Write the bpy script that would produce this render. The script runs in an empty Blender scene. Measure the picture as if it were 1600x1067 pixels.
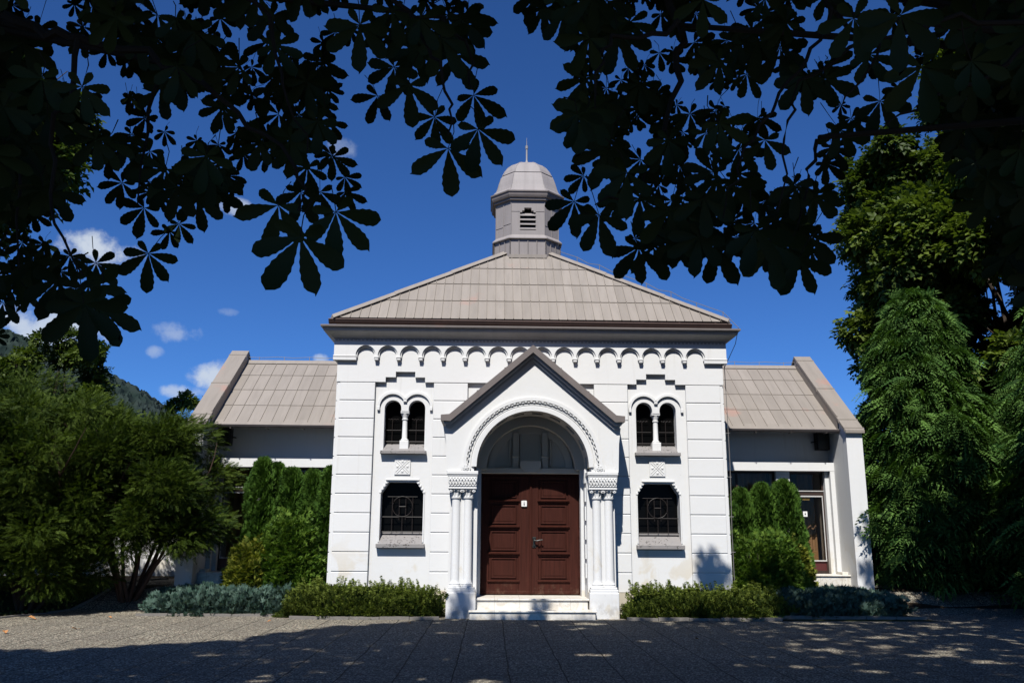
import bpy, math, random
import numpy as np
from mathutils import Vector, Matrix
from mathutils.geometry import tessellate_polygon

random.seed(7)
RNG = np.random.default_rng(11)
R = math.radians
scene = bpy.context.scene
col = scene.collection

# ------------------------------------------------------------------ camera, sun, sky, exposure
F_PX = 1330.0
CAM = Vector((-0.800, -17.294, 1.5585))
cam_rot = (Matrix.Rotation(-0.02332, 3, 'Z') @ Matrix.Rotation(0.22082, 3, 'X') @ Matrix.Rotation(-0.005737, 3, 'Y'))
cd = bpy.data.cameras.new('camera')
cd.sensor_width = 36.0
cd.lens = F_PX / 1600 * 36
cd.clip_start = 0.05
cd.clip_end = 6000
cam = bpy.data.objects.new('camera', cd)
col.objects.link(cam)
cam.matrix_world = Matrix.Translation(CAM) @ (cam_rot @ Matrix.Rotation(R(90), 3, 'X')).to_4x4()
scene.camera = cam

SUN_EL, SUN_AZ = R(52.0), R(13.0)           # sun behind the camera, a little to its left
SUN = Vector((-math.sin(SUN_AZ) * math.cos(SUN_EL), -math.cos(SUN_AZ) * math.cos(SUN_EL), math.sin(SUN_EL)))
sd = bpy.data.lights.new('sun', 'SUN')
sd.energy = 5.0
sd.angle = R(0.53)
sd.color = (1.0, 0.965, 0.915)
sun = bpy.data.objects.new('sun', sd)
col.objects.link(sun)
sun.rotation_euler = (-SUN).to_track_quat('-Z', 'Y').to_euler()

scene.view_settings.view_transform = 'Standard'
scene.view_settings.look = 'None'
scene.view_settings.exposure = 0.2
scene.cycles.diffuse_bounces = 1
scene.view_settings.gamma = 1.0
scene.render.film_transparent = False


def px_dir(x, y):
    """world direction through a point of the photograph (1600 x 1067)"""
    return (cam_rot @ Vector(((x - 800) / F_PX, 1.0, -(y - 533.5) / F_PX)))


world = bpy.data.worlds.new("World")
scene.world = world
world.use_nodes = True
wn, wl = world.node_tree.nodes, world.node_tree.links
wn.clear()
w_out = wn.new('ShaderNodeOutputWorld')
w_bg = wn.new('ShaderNodeBackground')
sky = wn.new('ShaderNodeTexSky')
sky.sky_type = 'NISHITA'
sky.sun_disc = False
sky.sun_elevation = SUN_EL
sky.sun_rotation = math.atan2(SUN.x, SUN.y)
sky.altitude = 300
sky.air_density = 0.75
sky.dust_density = 0.25
sky.ozone_density = 3.5
w_bg.inputs['Strength'].default_value = 0.062
SKY_SAT = wn.new('ShaderNodeHueSaturation')
SKY_SAT.inputs['Saturation'].default_value = 1.0
SKY_SAT.inputs['Value'].default_value = 1.25
tintn = wn.new('ShaderNodeMix')
tintn.data_type = 'RGBA'
tintn.blend_type = 'MULTIPLY'
tintn.inputs['Factor'].default_value = 1.0
tintn.inputs['B'].default_value = (.43, .82, 1.36, 1)      # very clear mountain air
wl.new(sky.outputs[0], tintn.inputs['A'])
wl.new(tintn.outputs['Result'], SKY_SAT.inputs['Color'])
tc = wn.new('ShaderNodeTexCoord')


def wmath(op, a, b=None, c=None):
    n = wn.new('ShaderNodeMath')
    n.operation = op
    for i, v in enumerate((a, b, c)):
        if v is None:
            continue
        if isinstance(v, (int, float)):
            n.inputs[i].default_value = v
        else:
            wl.new(v, n.inputs[i])
    return n.outputs[0]


def wdot(vec):
    n = wn.new('ShaderNodeVectorMath')
    n.operation = 'DOT_PRODUCT'
    wl.new(tc.outputs['Generated'], n.inputs[0])
    n.inputs[1].default_value = vec
    return n.outputs['Value']


nz = wn.new('ShaderNodeTexNoise')
nz.inputs['Scale'].default_value = 26
nz.inputs['Detail'].default_value = 9
nz.inputs['Roughness'].default_value = 0.62
wl.new(tc.outputs['Generated'], nz.inputs['Vector'])
noise_c = wmath('MULTIPLY', wmath('SUBTRACT', nz.outputs['Fac'], 0.5), 3.2)
cloud = None
for (cx, cy, a, b, dens) in ((155, 388, 66, 34, .95), (85, 512, 95, 46, .85), (345, 588, 62, 30, .9), (272, 520, 46, 20, .42),
                             (242, 549, 15, 12, .4), (534, 232, 30, 20, .3), (368, 322, 36, 18, .6), (357, 488, 18, 9, .25),
                             (500, 561, 16, 10, .6), (285, 612, 40, 14, .6), (1700, 330, 120, 40, .6), (-150, 420, 160, 60, .8)):
    d = px_dir(cx, cy).normalized()
    t1 = Vector((d.y, -d.x, 0)).normalized()
    t2 = t1.cross(d).normalized()
    k = math.cos(math.atan(math.hypot(cx - 800, cy - 533) / F_PX)) / F_PX
    u = wmath('DIVIDE', wdot(t1), a * k)
    v = wmath('DIVIDE', wdot(t2), b * k)
    r2 = wmath('ADD', wmath('MULTIPLY', u, u), wmath('MULTIPLY', v, v))
    front = wmath('GREATER_THAN', wdot(d), 0.5)
    m = wmath('SUBTRACT', wmath('ADD', 0.75, noise_c), r2)
    sm = wn.new('ShaderNodeMapRange')
    sm.interpolation_type = 'SMOOTHSTEP'
    sm.inputs['From Min'].default_value = -0.15
    sm.inputs['From Max'].default_value = 0.8
    sm.inputs['To Max'].default_value = dens
    wl.new(m, sm.inputs['Value'])
    mm = wmath('MULTIPLY', sm.outputs[0], front)
    cloud = mm if cloud is None else wmath('MAXIMUM', cloud, mm)
cmix = wn.new('ShaderNodeMix')
cmix.data_type = 'RGBA'
wl.new(cloud, cmix.inputs['Factor'])
wl.new(SKY_SAT.outputs[0], cmix.inputs['A'])
cmix.inputs['B'].default_value = (8.6, 9.6, 11.0, 1)
wl.new(cmix.outputs['Result'], w_bg.inputs['Color'])
wl.new(w_bg.outputs[0], w_out.inputs['Surface'])

# ------------------------------------------------------------------ materials


class Nodes:
    def __init__(self, name):
        self.m = bpy.data.materials.new(name)
        self.m.use_nodes = True
        self.nt = self.m.node_tree
        self.n, self.l = self.nt.nodes, self.nt.links
        self.b = self.n['Principled BSDF']
        self.out = self.n['Material Output']
        self.tc = self.n.new('ShaderNodeTexCoord')

    def noise(self, scale, detail=4, rough=.55, vec=None, dist=0):
        t = self.n.new('ShaderNodeTexNoise')
        t.inputs['Scale'].default_value = scale
        t.inputs['Detail'].default_value = detail
        t.inputs['Roughness'].default_value = rough
        t.inputs['Distortion'].default_value = dist
        self.l.new(vec or self.tc.outputs['Object'], t.inputs['Vector'])
        return t.outputs['Fac']

    def voro(self, scale, out='Distance', feature='F1', rand=1, vec=None):
        t = self.n.new('ShaderNodeTexVoronoi')
        t.feature = feature
        t.inputs['Scale'].default_value = scale
        t.inputs['Randomness'].default_value = rand
        self.l.new(vec or self.tc.outputs['Object'], t.inputs['Vector'])
        return t.outputs[out]

    def math(self, op, a, b=None):
        t = self.n.new('ShaderNodeMath')
        t.operation = op
        for i, v in enumerate((a, b)):
            if v is None:
                continue
            if isinstance(v, (int, float)):
                t.inputs[i].default_value = v
            else:
                self.l.new(v, t.inputs[i])
        return t.outputs[0]

    def ramp(self, fac, a, b, lo=0.0, hi=1.0):
        t = self.n.new('ShaderNodeMapRange')
        t.interpolation_type = 'SMOOTHSTEP'
        t.inputs['From Min'].default_value = a
        t.inputs['From Max'].default_value = b
        t.inputs['To Min'].default_value = lo
        t.inputs['To Max'].default_value = hi
        self.l.new(fac, t.inputs['Value'])
        return t.outputs[0]

    def mix(self, fac, a, b):
        t = self.n.new('ShaderNodeMix')
        t.data_type = 'RGBA'
        if isinstance(fac, (int, float)):
            t.inputs['Factor'].default_value = fac
        else:
            self.l.new(fac, t.inputs['Factor'])
        for k, v in (('A', a), ('B', b)):
            if isinstance(v, tuple):
                t.inputs[k].default_value = (*v, 1)
            else:
                self.l.new(v, t.inputs[k])
        return t.outputs['Result']

    def sep(self):
        t = self.n.new('ShaderNodeSeparateXYZ')
        self.l.new(self.tc.outputs['Object'], t.inputs[0])
        return t.outputs

    def attr(self, name):
        t = self.n.new('ShaderNodeAttribute')
        t.attribute_name = name
        return t.outputs['Fac']

    def color(self, c):
        if isinstance(c, tuple):
            self.b.inputs['Base Color'].default_value = (*c, 1)
        else:
            self.l.new(c, self.b.inputs['Base Color'])
        return self

    def rough(self, r, spec=None):
        self.b.inputs['Roughness'].default_value = r
        if spec is not None:
            self.b.inputs['Specular IOR Level'].default_value = spec
        return self

    def bump(self, h, strength=.3, dist=.01):
        t = self.n.new('ShaderNodeBump')
        t.inputs['Strength'].default_value = strength
        t.inputs['Distance'].default_value = dist
        self.l.new(h, t.inputs['Height'])
        self.l.new(t.outputs[0], self.b.inputs['Normal'])
        return self


def mat_plaster(name, base, stain=(.62, .55, .42), amount=1.0, zmax=1.7):
    k = Nodes(name)
    z = k.sep()[2]
    fine = k.noise(55, 5)
    big = k.noise(.9, 5, .6)
    c = k.mix(k.ramp(big, .35, .75), base, tuple(v * .965 for v in base))
    low = k.ramp(z, zmax, zmax * .35)
    patch = k.math('MULTIPLY', k.ramp(k.noise(1.5, 6, .55, dist=.4), .56, .64), low)
    c = k.mix(k.math('MULTIPLY', patch, .6 * amount), c, stain)
    foot = k.math('MULTIPLY', k.ramp(z, .42, .03), k.ramp(k.noise(7, 8, .7), .42, .62))
    c = k.mix(k.math('MULTIPLY', foot, .6 * amount), c, (.3, .27, .22))
    speck = k.ramp(k.noise(16, 3, .4), .735, .76)
    c = k.mix(k.math('MULTIPLY', speck, .25 * amount), c, (.45, .43, .4))
    # thin vertical rain streaks
    mp = k.n.new('ShaderNodeMapping')
    mp.inputs['Scale'].default_value = (7, 7, .35)
    k.l.new(k.tc.outputs['Object'], mp.inputs[0])
    st = k.ramp(k.noise(1.3, 6, .6, vec=mp.outputs[0]), .56, .78)
    c = k.mix(k.math('MULTIPLY', st, .24 * amount), c, (.5, .47, .42))
    k.color(c).rough(.85, .25)
    k.bump(k.math('ADD', k.math('MULTIPLY', fine, .5), k.noise(9, 3)), .16, .012)
    return k.m


M = {}
M['white'] = mat_plaster('white_plaster', (.745, .745, .73))
M['plinth'] = mat_plaster('beige_plinth_plaster', (.55, .50, .40))
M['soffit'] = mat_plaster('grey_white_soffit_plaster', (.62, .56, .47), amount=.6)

k = Nodes('weathered_sill_paint')
fl = k.math('MULTIPLY', k.ramp(k.noise(24, 6, .6), .585, .60), k.ramp(k.noise(5, 2), .38, .55))
k.color(k.mix(fl, k.mix(k.noise(12), (.245, .23, .222), (.295, .278, .268)), (.09, .08, .075))).rough(.7)
k.bump(k.math('SUBTRACT', 1, fl), .4, .004)
M['sill'] = k.m


def mat_metal(name, a, b, rust=0.0):
    k = Nodes(name)
    t = k.attr('tint')
    c = k.mix(t, a, b)
    mp = k.n.new('ShaderNodeMapping')
    mp.inputs['Scale'].default_value = (9, 1.2, 1.2)
    k.l.new(k.tc.outputs['Object'], mp.inputs[0])
    streak = k.noise(1.0, 6, .6, vec=mp.outputs[0])
    c = k.mix(k.ramp(streak, .35, .8, 0, .4), c, tuple(v * .72 for v in a))
    if rust:
        rm = k.math('MULTIPLY', k.ramp(k.noise(.75, 5, .6), .6, .7), rust)
        c = k.mix(rm, c, (.43, .20, .15))
    c = k.mix(k.math('MULTIPLY', k.ramp(k.noise(40, 3), .66, .72), .35), c, tuple(v * .6 for v in a))
    k.color(c).rough(.6, .3)
    k.bump(k.noise(5, 3), .12, .02)
    return k.m


M['roof'] = mat_metal('brown_grey_painted_roof_sheet', (.258, .228, .196), (.318, .282, .245), .4)
M['cap'] = mat_metal('dark_brown_grey_flashing', (.165, .142, .134), (.19, .165, .155), .12)
M['lantern'] = mat_metal('grey_lantern_sheet', (.275, .248, .236), (.33, .30, .285), .18)
M['gutter'] = mat_metal('brown_gutter_sheet', (.135, .088, .075), (.16, .105, .09), .2)
M['cornice'] = mat_metal('shade_grey_cornice', (.44, .43, .425), (.5, .49, .485))  # shadow grey of cove and gable moulding is put into the colour

k = Nodes('oxblood_door_paint')
mp = k.n.new('ShaderNodeMapping')
mp.inputs['Scale'].default_value = (14, 14, .8)
k.l.new(k.tc.outputs['Object'], mp.inputs[0])
gr = k.noise(2, 6, .6, vec=mp.outputs[0])
wear = k.math('MULTIPLY', k.ramp(k.sep()[2], .75, .36), k.ramp(k.noise(9, 6, .65), .5, .68))
k.color(k.mix(k.math('MULTIPLY', wear, .5), k.mix(k.ramp(gr, .3, .7), (.037, .0105, .0068), (.058, .0165, .0108)), (.13, .075, .05))).rough(.6, .12)
k.bump(gr, .25, .006)
M['door'] = k.m

k = Nodes('white_marble_step')
v = k.ramp(k.noise(3.5, 8, .65, dist=1.5), .45, .62)
bx = k.math('ABSOLUTE', k.math('SUBTRACT', k.math('FRACT', k.math('MULTIPLY', k.sep()[0], 2.1)), .5))
joint = k.math('LESS_THAN', bx, .008)
c = k.mix(v, (.74, .71, .64), (.62, .57, .48))
c = k.mix(k.math('MULTIPLY', joint, .55), c, (.25, .23, .2))
c = k.mix(k.math('MULTIPLY', k.ramp(k.noise(14, 6, .7), .57, .68), .45), c, (.3, .28, .25))
k.color(c).rough(.55)
M['marble'] = k.m


def mat_plain(name, c, rough=.6, spec=.3, metal=0, var=.15):
    k = Nodes(name)
    k.color(k.mix(k.noise(20, 4), tuple(x * (1 - var) for x in c), tuple(x * (1 + var) for x in c))).rough(rough, spec)
    k.b.inputs['Metallic'].default_value = metal
    return k.m


M['iron'] = mat_plain('dark_iron', (.020, .015, .0135), .5)
M['wire'] = mat_plain('dull_wire', (.20, .19, .18), .5)
M['rod'] = mat_plain('pale_galvanised_rod', (.30, .29, .28), .45)
M['black'] = mat_plain('black_handle_iron', (.02, .022, .02), .4, .5)
M['bronze'] = mat_plain('brown_door_frame', (.045, .028, .022), .45)
M['maroon'] = mat_plain('maroon_kick_panel', (.085, .02, .018), .4, .4)
M['alu'] = mat_plain('pale_aluminium', (.55, .54, .52), .35, .5)
M['paper'] = mat_plain('white_paper', (.8, .8, .78), .8, var=.03)
M['ink'] = mat_plain('dark_ink', (.04, .04, .05), .8)
M['yellow'] = mat_plain('yellow_sticker', (.62, .40, .12), .6)
M['cardboard'] = mat_plain('cardboard', (.40, .25, .13), .85)
M['curtain'] = mat_plain('brown_curtain', (.45, .30, .19), .9)
M['interior'] = mat_plain('dark_interior', (.045, .036, .03), .9)
M['speaker'] = mat_plain('black_box_paint', (.012, .012, .013), .5)
M['glassw'] = mat_plain('white_glass_globe', (.75, .75, .72), .15, .5)
M['kerb'] = mat_plain('grey_kerb_stone', (.19, .175, .155), .9, var=.3)
M['bark'] = mat_plain('grey_brown_bark', (.055, .042, .032), .95, var=.4)
M['twig'] = mat_plain('dark_twig_bark', (.016, .013, .010), .95, .15)
M['bark_red'] = mat_plain('reddish_yew_bark', (.07, .042, .03), .95, var=.4)
M['dryleaf'] = mat_plain('dry_orange_leaf', (.42, .2, .075), .8, var=.3)

k = Nodes('unlit_room_pane')
k.color((.003, .003, .003)).rough(.25, .08)  # opaque black: darkness of the room behind is painted into the pane
k.bump(k.noise(2.5, 2), .05, .02)
M['unlit_pane'] = k.m

k = Nodes('clear_door_glass')
k.n.remove(k.b)
tr = k.n.new('ShaderNodeBsdfTransparent')
tr.inputs[0].default_value = (.86, .83, .78, 1)
gl = k.n.new('ShaderNodeBsdfGlossy')
gl.inputs['Roughness'].default_value = .03
fr = k.n.new('ShaderNodeFresnel')
fr.inputs[0].default_value = 1.22
mx = k.n.new('ShaderNodeMixShader')
k.l.new(fr.outputs[0], mx.inputs[0])
k.l.new(tr.outputs[0], mx.inputs[1])
k.l.new(gl.outputs[0], mx.inputs[2])
k.l.new(mx.outputs[0], k.out.inputs['Surface'])
M['glass'] = k.m

# exposed-aggregate paving slabs
k = Nodes('exposed_aggregate_slabs')
sx, sy, sz = k.sep()
wob = k.math('MULTIPLY', k.math('SUBTRACT', k.noise(1.2, 2), .5), .05)
fx = k.math('ABSOLUTE', k.math('SUBTRACT', k.math('FRACT', k.math('ADD', k.math('DIVIDE', k.math('ADD', sx, wob), .625), .42)), .5))
jx = k.ramp(fx, .018, .006)
fy = k.math('ABSOLUTE', k.math('SUBTRACT', k.math('FRACT', k.math('DIVIDE', k.math('ADD', sy, wob), .625)), .5))
jy = k.ramp(fy, .013, .004)
jt = k.math('MAXIMUM', jx, k.math('MULTIPLY', jy, .8))
peb = k.voro(48, 'Color')
pd = k.voro(48, 'Distance')
sp = k.n.new('ShaderNodeSeparateColor')
k.l.new(peb, sp.inputs[0])
c = k.mix(sp.outputs[0], (.062, .055, .039), (.49, .445, .335))
c = k.mix(k.ramp(sp.outputs[1], .8, .95), c, (.68, .61, .47))
c = k.mix(k.ramp(sp.outputs[2], .86, .95), c, (.22, .13, .085))
c = k.mix(k.ramp(pd, .35, .8), c, (.07, .065, .058))
# slab to slab tone
cell = k.n.new('ShaderNodeTexWhiteNoise')
cell.noise_dimensions = '2D'
cx = k.n.new('ShaderNodeCombineXYZ')
k.l.new(k.math('FLOOR', k.math('ADD', k.math('DIVIDE', sx, .625), .92)), cx.inputs[0])
k.l.new(k.math('FLOOR', k.math('ADD', k.math('DIVIDE', sy, .625), .5)), cx.inputs[1])
k.l.new(cx.outputs[0], cell.inputs['Vector'])
c = k.mix(k.math('MULTIPLY', cell.outputs['Value'], .28), c, (.11, .10, .088))
c = k.mix(k.math('MULTIPLY', k.ramp(k.noise(.8, 5, .6), .45, .7), .3), c, (.12, .105, .085))
c = k.mix(k.math('MULTIPLY', jt, .9), c, (.018, .017, .012))
k.color(c).rough(.9, .15)
k.bump(k.math('SUBTRACT', k.math('MULTIPLY', k.math('SUBTRACT', 1, pd), .35), jt), .7, .012)
M['paving'] = k.m

k = Nodes('soil_and_leaf_litter')
c = k.mix(k.noise(3, 6), (.022, .016, .011), (.06, .043, .028))
c = k.mix(k.ramp(k.noise(45, 3), .62, .72), c, (.11, .06, .03))
c = k.mix(k.math('MULTIPLY', k.ramp(k.noise(.25, 4), .5, .62), .7), c, (.03, .045, .014))
k.color(c).rough(.95, .1)
k.bump(k.noise(18, 6), .6, .05)
M['soil'] = k.m

k = Nodes('wooded_hillside')
c = k.mix(k.voro(.085), (.014, .025, .022), (.034, .048, .040))
c = k.mix(k.ramp(k.noise(.012, 5), .45, .65), c, (.030, .040, .040))
k.color(c).rough(1, 0)
k.bump(k.voro(.085), 1, 6)
M['hill'] = k.m


def mat_leaf(name, dark, light, trans=.3, rough=.45, spec=.35):
    k = Nodes(name)
    c = k.mix(k.attr('tint'), dark, light)
    k.color(c).rough(rough, spec)
    t = k.n.new('ShaderNodeBsdfTranslucent')
    g = k.n.new('ShaderNodeMix')
    g.data_type = 'RGBA'
    g.blend_type = 'MULTIPLY'
    g.inputs['Factor'].default_value = 1
    k.l.new(c, g.inputs['A'])
    g.inputs['B'].default_value = (1.25, 1.35, .6, 1)
    k.l.new(g.outputs['Result'], t.inputs[0])
    m = k.n.new('ShaderNodeMixShader')
    m.inputs[0].default_value = trans
    k.l.new(k.b.outputs[0], m.inputs[1])
    k.l.new(t.outputs[0], m.inputs[2])
    k.l.new(m.outputs[0], k.out.inputs['Surface'])
    return k.m


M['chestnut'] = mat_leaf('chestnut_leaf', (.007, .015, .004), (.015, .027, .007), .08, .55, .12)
M['broad'] = mat_leaf('broadleaf_tree_leaf', (.022, .044, .008), (.12, .165, .026), .3, .5, .2)
M['yew'] = mat_leaf('yew_needles', (.013, .030, .005), (.075, .112, .014), .2, .6, .1)
M['thuja'] = mat_leaf('thuja_scales', (.034, .082, .012), (.095, .185, .026), .2, .6, .2)
M['bush'] = mat_leaf('light_green_conifer_scales', (.055, .12, .017), (.155, .245, .034), .22, .6, .2)
M['golden'] = mat_leaf('golden_conifer_scales', (.075, .115, .016), (.30, .30, .045), .25, .6, .2)
M['cypress'] = mat_leaf('cypress_fronds', (.024, .066, .014), (.135, .245, .055), .2, .6, .1)
M['juniper'] = mat_leaf('blue_green_juniper', (.042, .088, .062), (.155, .235, .185), .1, .6, .2)
M['hedge'] = mat_leaf('small_hedge_leaf', (.032, .054, .012), (.19, .235, .042), .25, .5, .12)
M['grass'] = mat_leaf('grass_blade', (.06, .09, .02), (.2, .2, .07), .3, .7, .1)

# ------------------------------------------------------------------ mesh helpers


class MB:
    def __init__(s):
        s.v, s.f = [], []

    def add(s, vs, fs):
        o = len(s.v)
        s.v += [tuple(p) for p in vs]
        s.f += [tuple(i + o for i in f) for f in fs]
        return s

    def box(s, x0, x1, y0, y1, z0, z1):
        return s.add([(x0, y0, z0), (x1, y0, z0), (x1, y1, z0), (x0, y1, z0), (x0, y0, z1), (x1, y0, z1), (x1, y1, z1), (x0, y1, z1)],
                     [(0, 3, 2, 1), (4, 5, 6, 7), (0, 1, 5, 4), (1, 2, 6, 5), (2, 3, 7, 6), (3, 0, 4, 7)])

    def cbox(s, x0, x1, y0, y1, z0, z1, b=.008):
        """box with its front (-y) edges chamfered"""
        return s.add([(x0, y0 + b, z0), (x1, y0 + b, z0), (x1, y1, z0), (x0, y1, z0), (x0, y0 + b, z1), (x1, y0 + b, z1), (x1, y1, z1), (x0, y1, z1),
                      (x0 + b, y0, z0 + b), (x1 - b, y0, z0 + b), (x1 - b, y0, z1 - b), (x0 + b, y0, z1 - b)],
                     [(0, 3, 2, 1), (4, 5, 6, 7), (1, 2, 6, 5), (2, 3, 7, 6), (3, 0, 4, 7),
                      (8, 9, 10, 11), (0, 1, 9, 8), (1, 5, 10, 9), (5, 4, 11, 10), (4, 0, 8, 11)])

    def plate(s, outline, y0, y1, holes=(), axis='y'):
        """a flat shape drawn in x,z (axis y) or y,z (axis x), with holes, given a thickness"""
        rings = [outline] + list(holes)
        tri = tessellate_polygon([[Vector((a, b, 0)) for a, b in r] for r in rings])
        flat = [p for r in rings for p in r]
        mk = (lambda p, d: (p[0], d, p[1])) if axis == 'y' else (lambda p, d: (d, p[0], p[1]))
        n = len(flat)
        vs = [mk(p, y0) for p in flat] + [mk(p, y1) for p in flat]
        fs = []
        for t in tri:
            a, b, c = t
            ar = (flat[b][0] - flat[a][0]) * (flat[c][1] - flat[a][1]) - (flat[c][0] - flat[a][0]) * (flat[b][1] - flat[a][1])
            if abs(ar) < 1e-12:
                continue
            if ar < 0:
                b, c = c, b
            fs.append((a, b, c))
            fs.append((c + n, b + n, a + n))
        i0 = 0
        for r in rings:
            m = len(r)
            for i in range(m):
                a, b = i0 + i, i0 + (i + 1) % m
                fs.append((a, b, b + n, a + n))
            i0 += m
        return s.add(vs, fs)

    def arc(s, cx, cz, r0, r1, a0, a1, y0, y1, n=24):
        pts0 = [(cx + r0 * math.cos(R(a0 + (a1 - a0) * i / n)), cz + r0 * math.sin(R(a0 + (a1 - a0) * i / n))) for i in range(n + 1)]
        pts1 = [(cx + r1 * math.cos(R(a0 + (a1 - a0) * i / n)), cz + r1 * math.sin(R(a0 + (a1 - a0) * i / n))) for i in range(n + 1)]
        vs = []
        for p, q in zip(pts0, pts1):
            vs += [(p[0], y0, p[1]), (q[0], y0, q[1]), (q[0], y1, q[1]), (p[0], y1, p[1])]
        fs = [(0, 1, 2, 3), (4 * n + 3, 4 * n + 2, 4 * n + 1, 4 * n)]
        for i in range(n):
            a, b = 4 * i, 4 * i + 4
            for j in range(4):
                fs.append((a + j, b + j, b + (j + 1) % 4, a + (j + 1) % 4))
        return s.add(vs, fs)

    def tube(s, pts, r, n=6, r1=None):
        pts = [Vector(p) for p in pts]
        m = len(pts)
        vs, fs = [], []
        for i, p in enumerate(pts):
            d = (pts[min(i + 1, m - 1)] - pts[max(i - 1, 0)]).normalized()
            a = d.cross(Vector((0, 0, 1)) if abs(d.z) < .9 else Vector((1, 0, 0))).normalized()
            b = d.cross(a)
            rr = r if r1 is None else r + (r1 - r) * i / (m - 1)
            vs += [p + a * rr * math.cos(2 * math.pi * j / n) + b * rr * math.sin(2 * math.pi * j / n) for j in range(n)]
        for i in range(m - 1):
            for j in range(n):
                fs.append((i * n + j, i * n + (j + 1) % n, (i + 1) * n + (j + 1) % n, (i + 1) * n + j))
        fs += [tuple(range(n - 1, -1, -1)), tuple(range((m - 1) * n, m * n))]
        return s.add(vs, fs)

    def lathe(s, prof, cx, cy, n=16, ring=None):
        """profile of (radius, z); ring(radius) may give another cross-section"""
        ring = ring or (lambda r: [(r * math.cos(2 * math.pi * j / n), r * math.sin(2 * math.pi * j / n)) for j in range(n)])
        vs, fs = [], []
        for r, z in prof:
            pts = ring(max(r, 1e-4))
            vs += [(cx + x, cy + y, z) for x, y in pts]
        n = len(pts)
        for i in range(len(prof) - 1):
            for j in range(n):
                fs.append((i * n + j, i * n + (j + 1) % n, (i + 1) * n + (j + 1) % n, (i + 1) * n + j))
        fs += [tuple(range(n - 1, -1, -1)), tuple(range((len(prof) - 1) * n, len(prof) * n))]
        return s.add(vs, fs)

    def mesh(s, name):
        me = bpy.data.meshes.new(name)
        me.from_pydata(s.v, [], s.f)
        me.validate()
        return me

    def build(s, name, mat, parent=None, smooth=False, tint=None):
        me = s.mesh(name)
        me.materials.append(mat)
        if smooth:
            me.shade_smooth()
            try:
                me.set_sharp_from_angle(angle=R(40))
            except Exception:
                pass
        if tint is not None:
            at = me.attributes.new('tint', 'FLOAT', 'FACE')
            t = (list(tint) + [.5] * len(me.polygons))[:len(me.polygons)]
            at.data.foreach_set('value', t)
        return link(name, me, parent)


def link(name, data, parent=None):
    o = bpy.data.objects.new(name, data)
    col.objects.link(o)
    if parent is not None:
        o.parent = parent
    return o


def tag(o, label=None, cat=None, group=None, kind=None):
    if label:
        o['label'] = label
    if cat:
        o['category'] = cat
    if group:
        o['group'] = group
    if kind:
        o['kind'] = kind
    return o


def empty(name, loc, label, cat, group=None):
    o = link(name, None)
    o.location = loc
    return tag(o, label, cat, group)


def smooth01(t):
    t = max(0.0, min(1.0, t))
    return t * t * (3 - 2 * t)


def ground_z(x, y):
    return .48 * smooth01((y - .35) / 1.5)


# ------------------------------------------------------------------ ground, paving, hill
def axis_vals(lo, hi, step, far):
    a = list(np.arange(lo, hi + .01, step))
    return [-f for f in reversed(far)] + a + list(far)


xs = axis_vals(-20, 20, 1.0, (26, 40, 80, 200, 600, 2500))
ys = [-2500, -600, -200, -80, -40] + list(np.arange(-30, 12.01, .5)) + [16, 24, 40, 80, 200, 600, 2500]
g = MB()
g.v = [(x, y, ground_z(x, y) + (random.uniform(-.015, .015) if y > .5 and abs(x) < 20 else 0) - .004) for y in ys for x in xs]
nx = len(xs)
g.f = [(j * nx + i, j * nx + i + 1, (j + 1) * nx + i + 1, (j + 1) * nx + i) for j in range(len(ys) - 1) for i in range(nx - 1)]
tag(g.build('ground', M['soil'], smooth=True), kind='structure')

pv = MB()


def lawn_x(y):
    return -9.62 + (y + 1.02) * .365 if y > -1.02 else -9.62 + (y + 1.02) * .45


def strip(xa, xb, y0, y1, n=1):
    for i in range(n):
        ya, yb = y0 + (y1 - y0) * i / n, y0 + (y1 - y0) * (i + 1) / n
        pv.add([(xa(ya), ya, ground_z(0, ya) + .004), (xb(ya), ya, ground_z(0, ya) + .004), (xb(yb), yb, ground_z(0, yb) + .004), (xa(yb), yb, ground_z(0, yb) + .004)], [(0, 1, 2, 3)])


strip(lambda y: -15, lambda y: 16, -26, -12)
strip(lambda y: max(-15, lawn_x(y)), lambda y: 14, -12, -1.02, 6)
strip(lawn_x, lambda y: -4.45, -1.02, -.42, 2)
strip(lawn_x, lambda y: -7.42, -.42, 3.4, 8)
strip(lambda y: -1.75, lambda y: 1.72, -1.02, .02, 1)
strip(lambda y: 7.5, lambda y: 10.0 + .3 * y, -1.02, 5, 10)
tag(pv.build('paving', M['paving']), kind='structure')

kb = MB()
random.seed(3)


def kerb_line(p, q, w=.07, h=.055, step=.5):
    p, q = Vector(p), Vector(q)
    L = (q - p).length
    n = max(1, int(L / step))
    for i in range(n):
        a, b = p.lerp(q, (i + .01) / n), p.lerp(q, (i + .99) / n)
        t = (b - a).normalized()
        s_ = Vector((-t.y, t.x, 0)) * w / 2
        z0 = ground_z(a.x, a.y) - .05
        z1 = ground_z(a.x, a.y) + h + random.uniform(-.012, .008)
        z2 = ground_z(b.x, b.y) + h + random.uniform(-.012, .008)
        kb.add([a - s_ + Vector((0, 0, z0)), b - s_ + Vector((0, 0, z0)), b + s_ + Vector((0, 0, z0)), a + s_ + Vector((0, 0, z0)),
                a - s_ + Vector((0, 0, z1)), b - s_ + Vector((0, 0, z2)), b + s_ + Vector((0, 0, z2)), a + s_ + Vector((0, 0, z1))],
               [(0, 3, 2, 1), (4, 5, 6, 7), (0, 1, 5, 4), (1, 2, 6, 5), (2, 3, 7, 6), (3, 0, 4, 7)])


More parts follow.
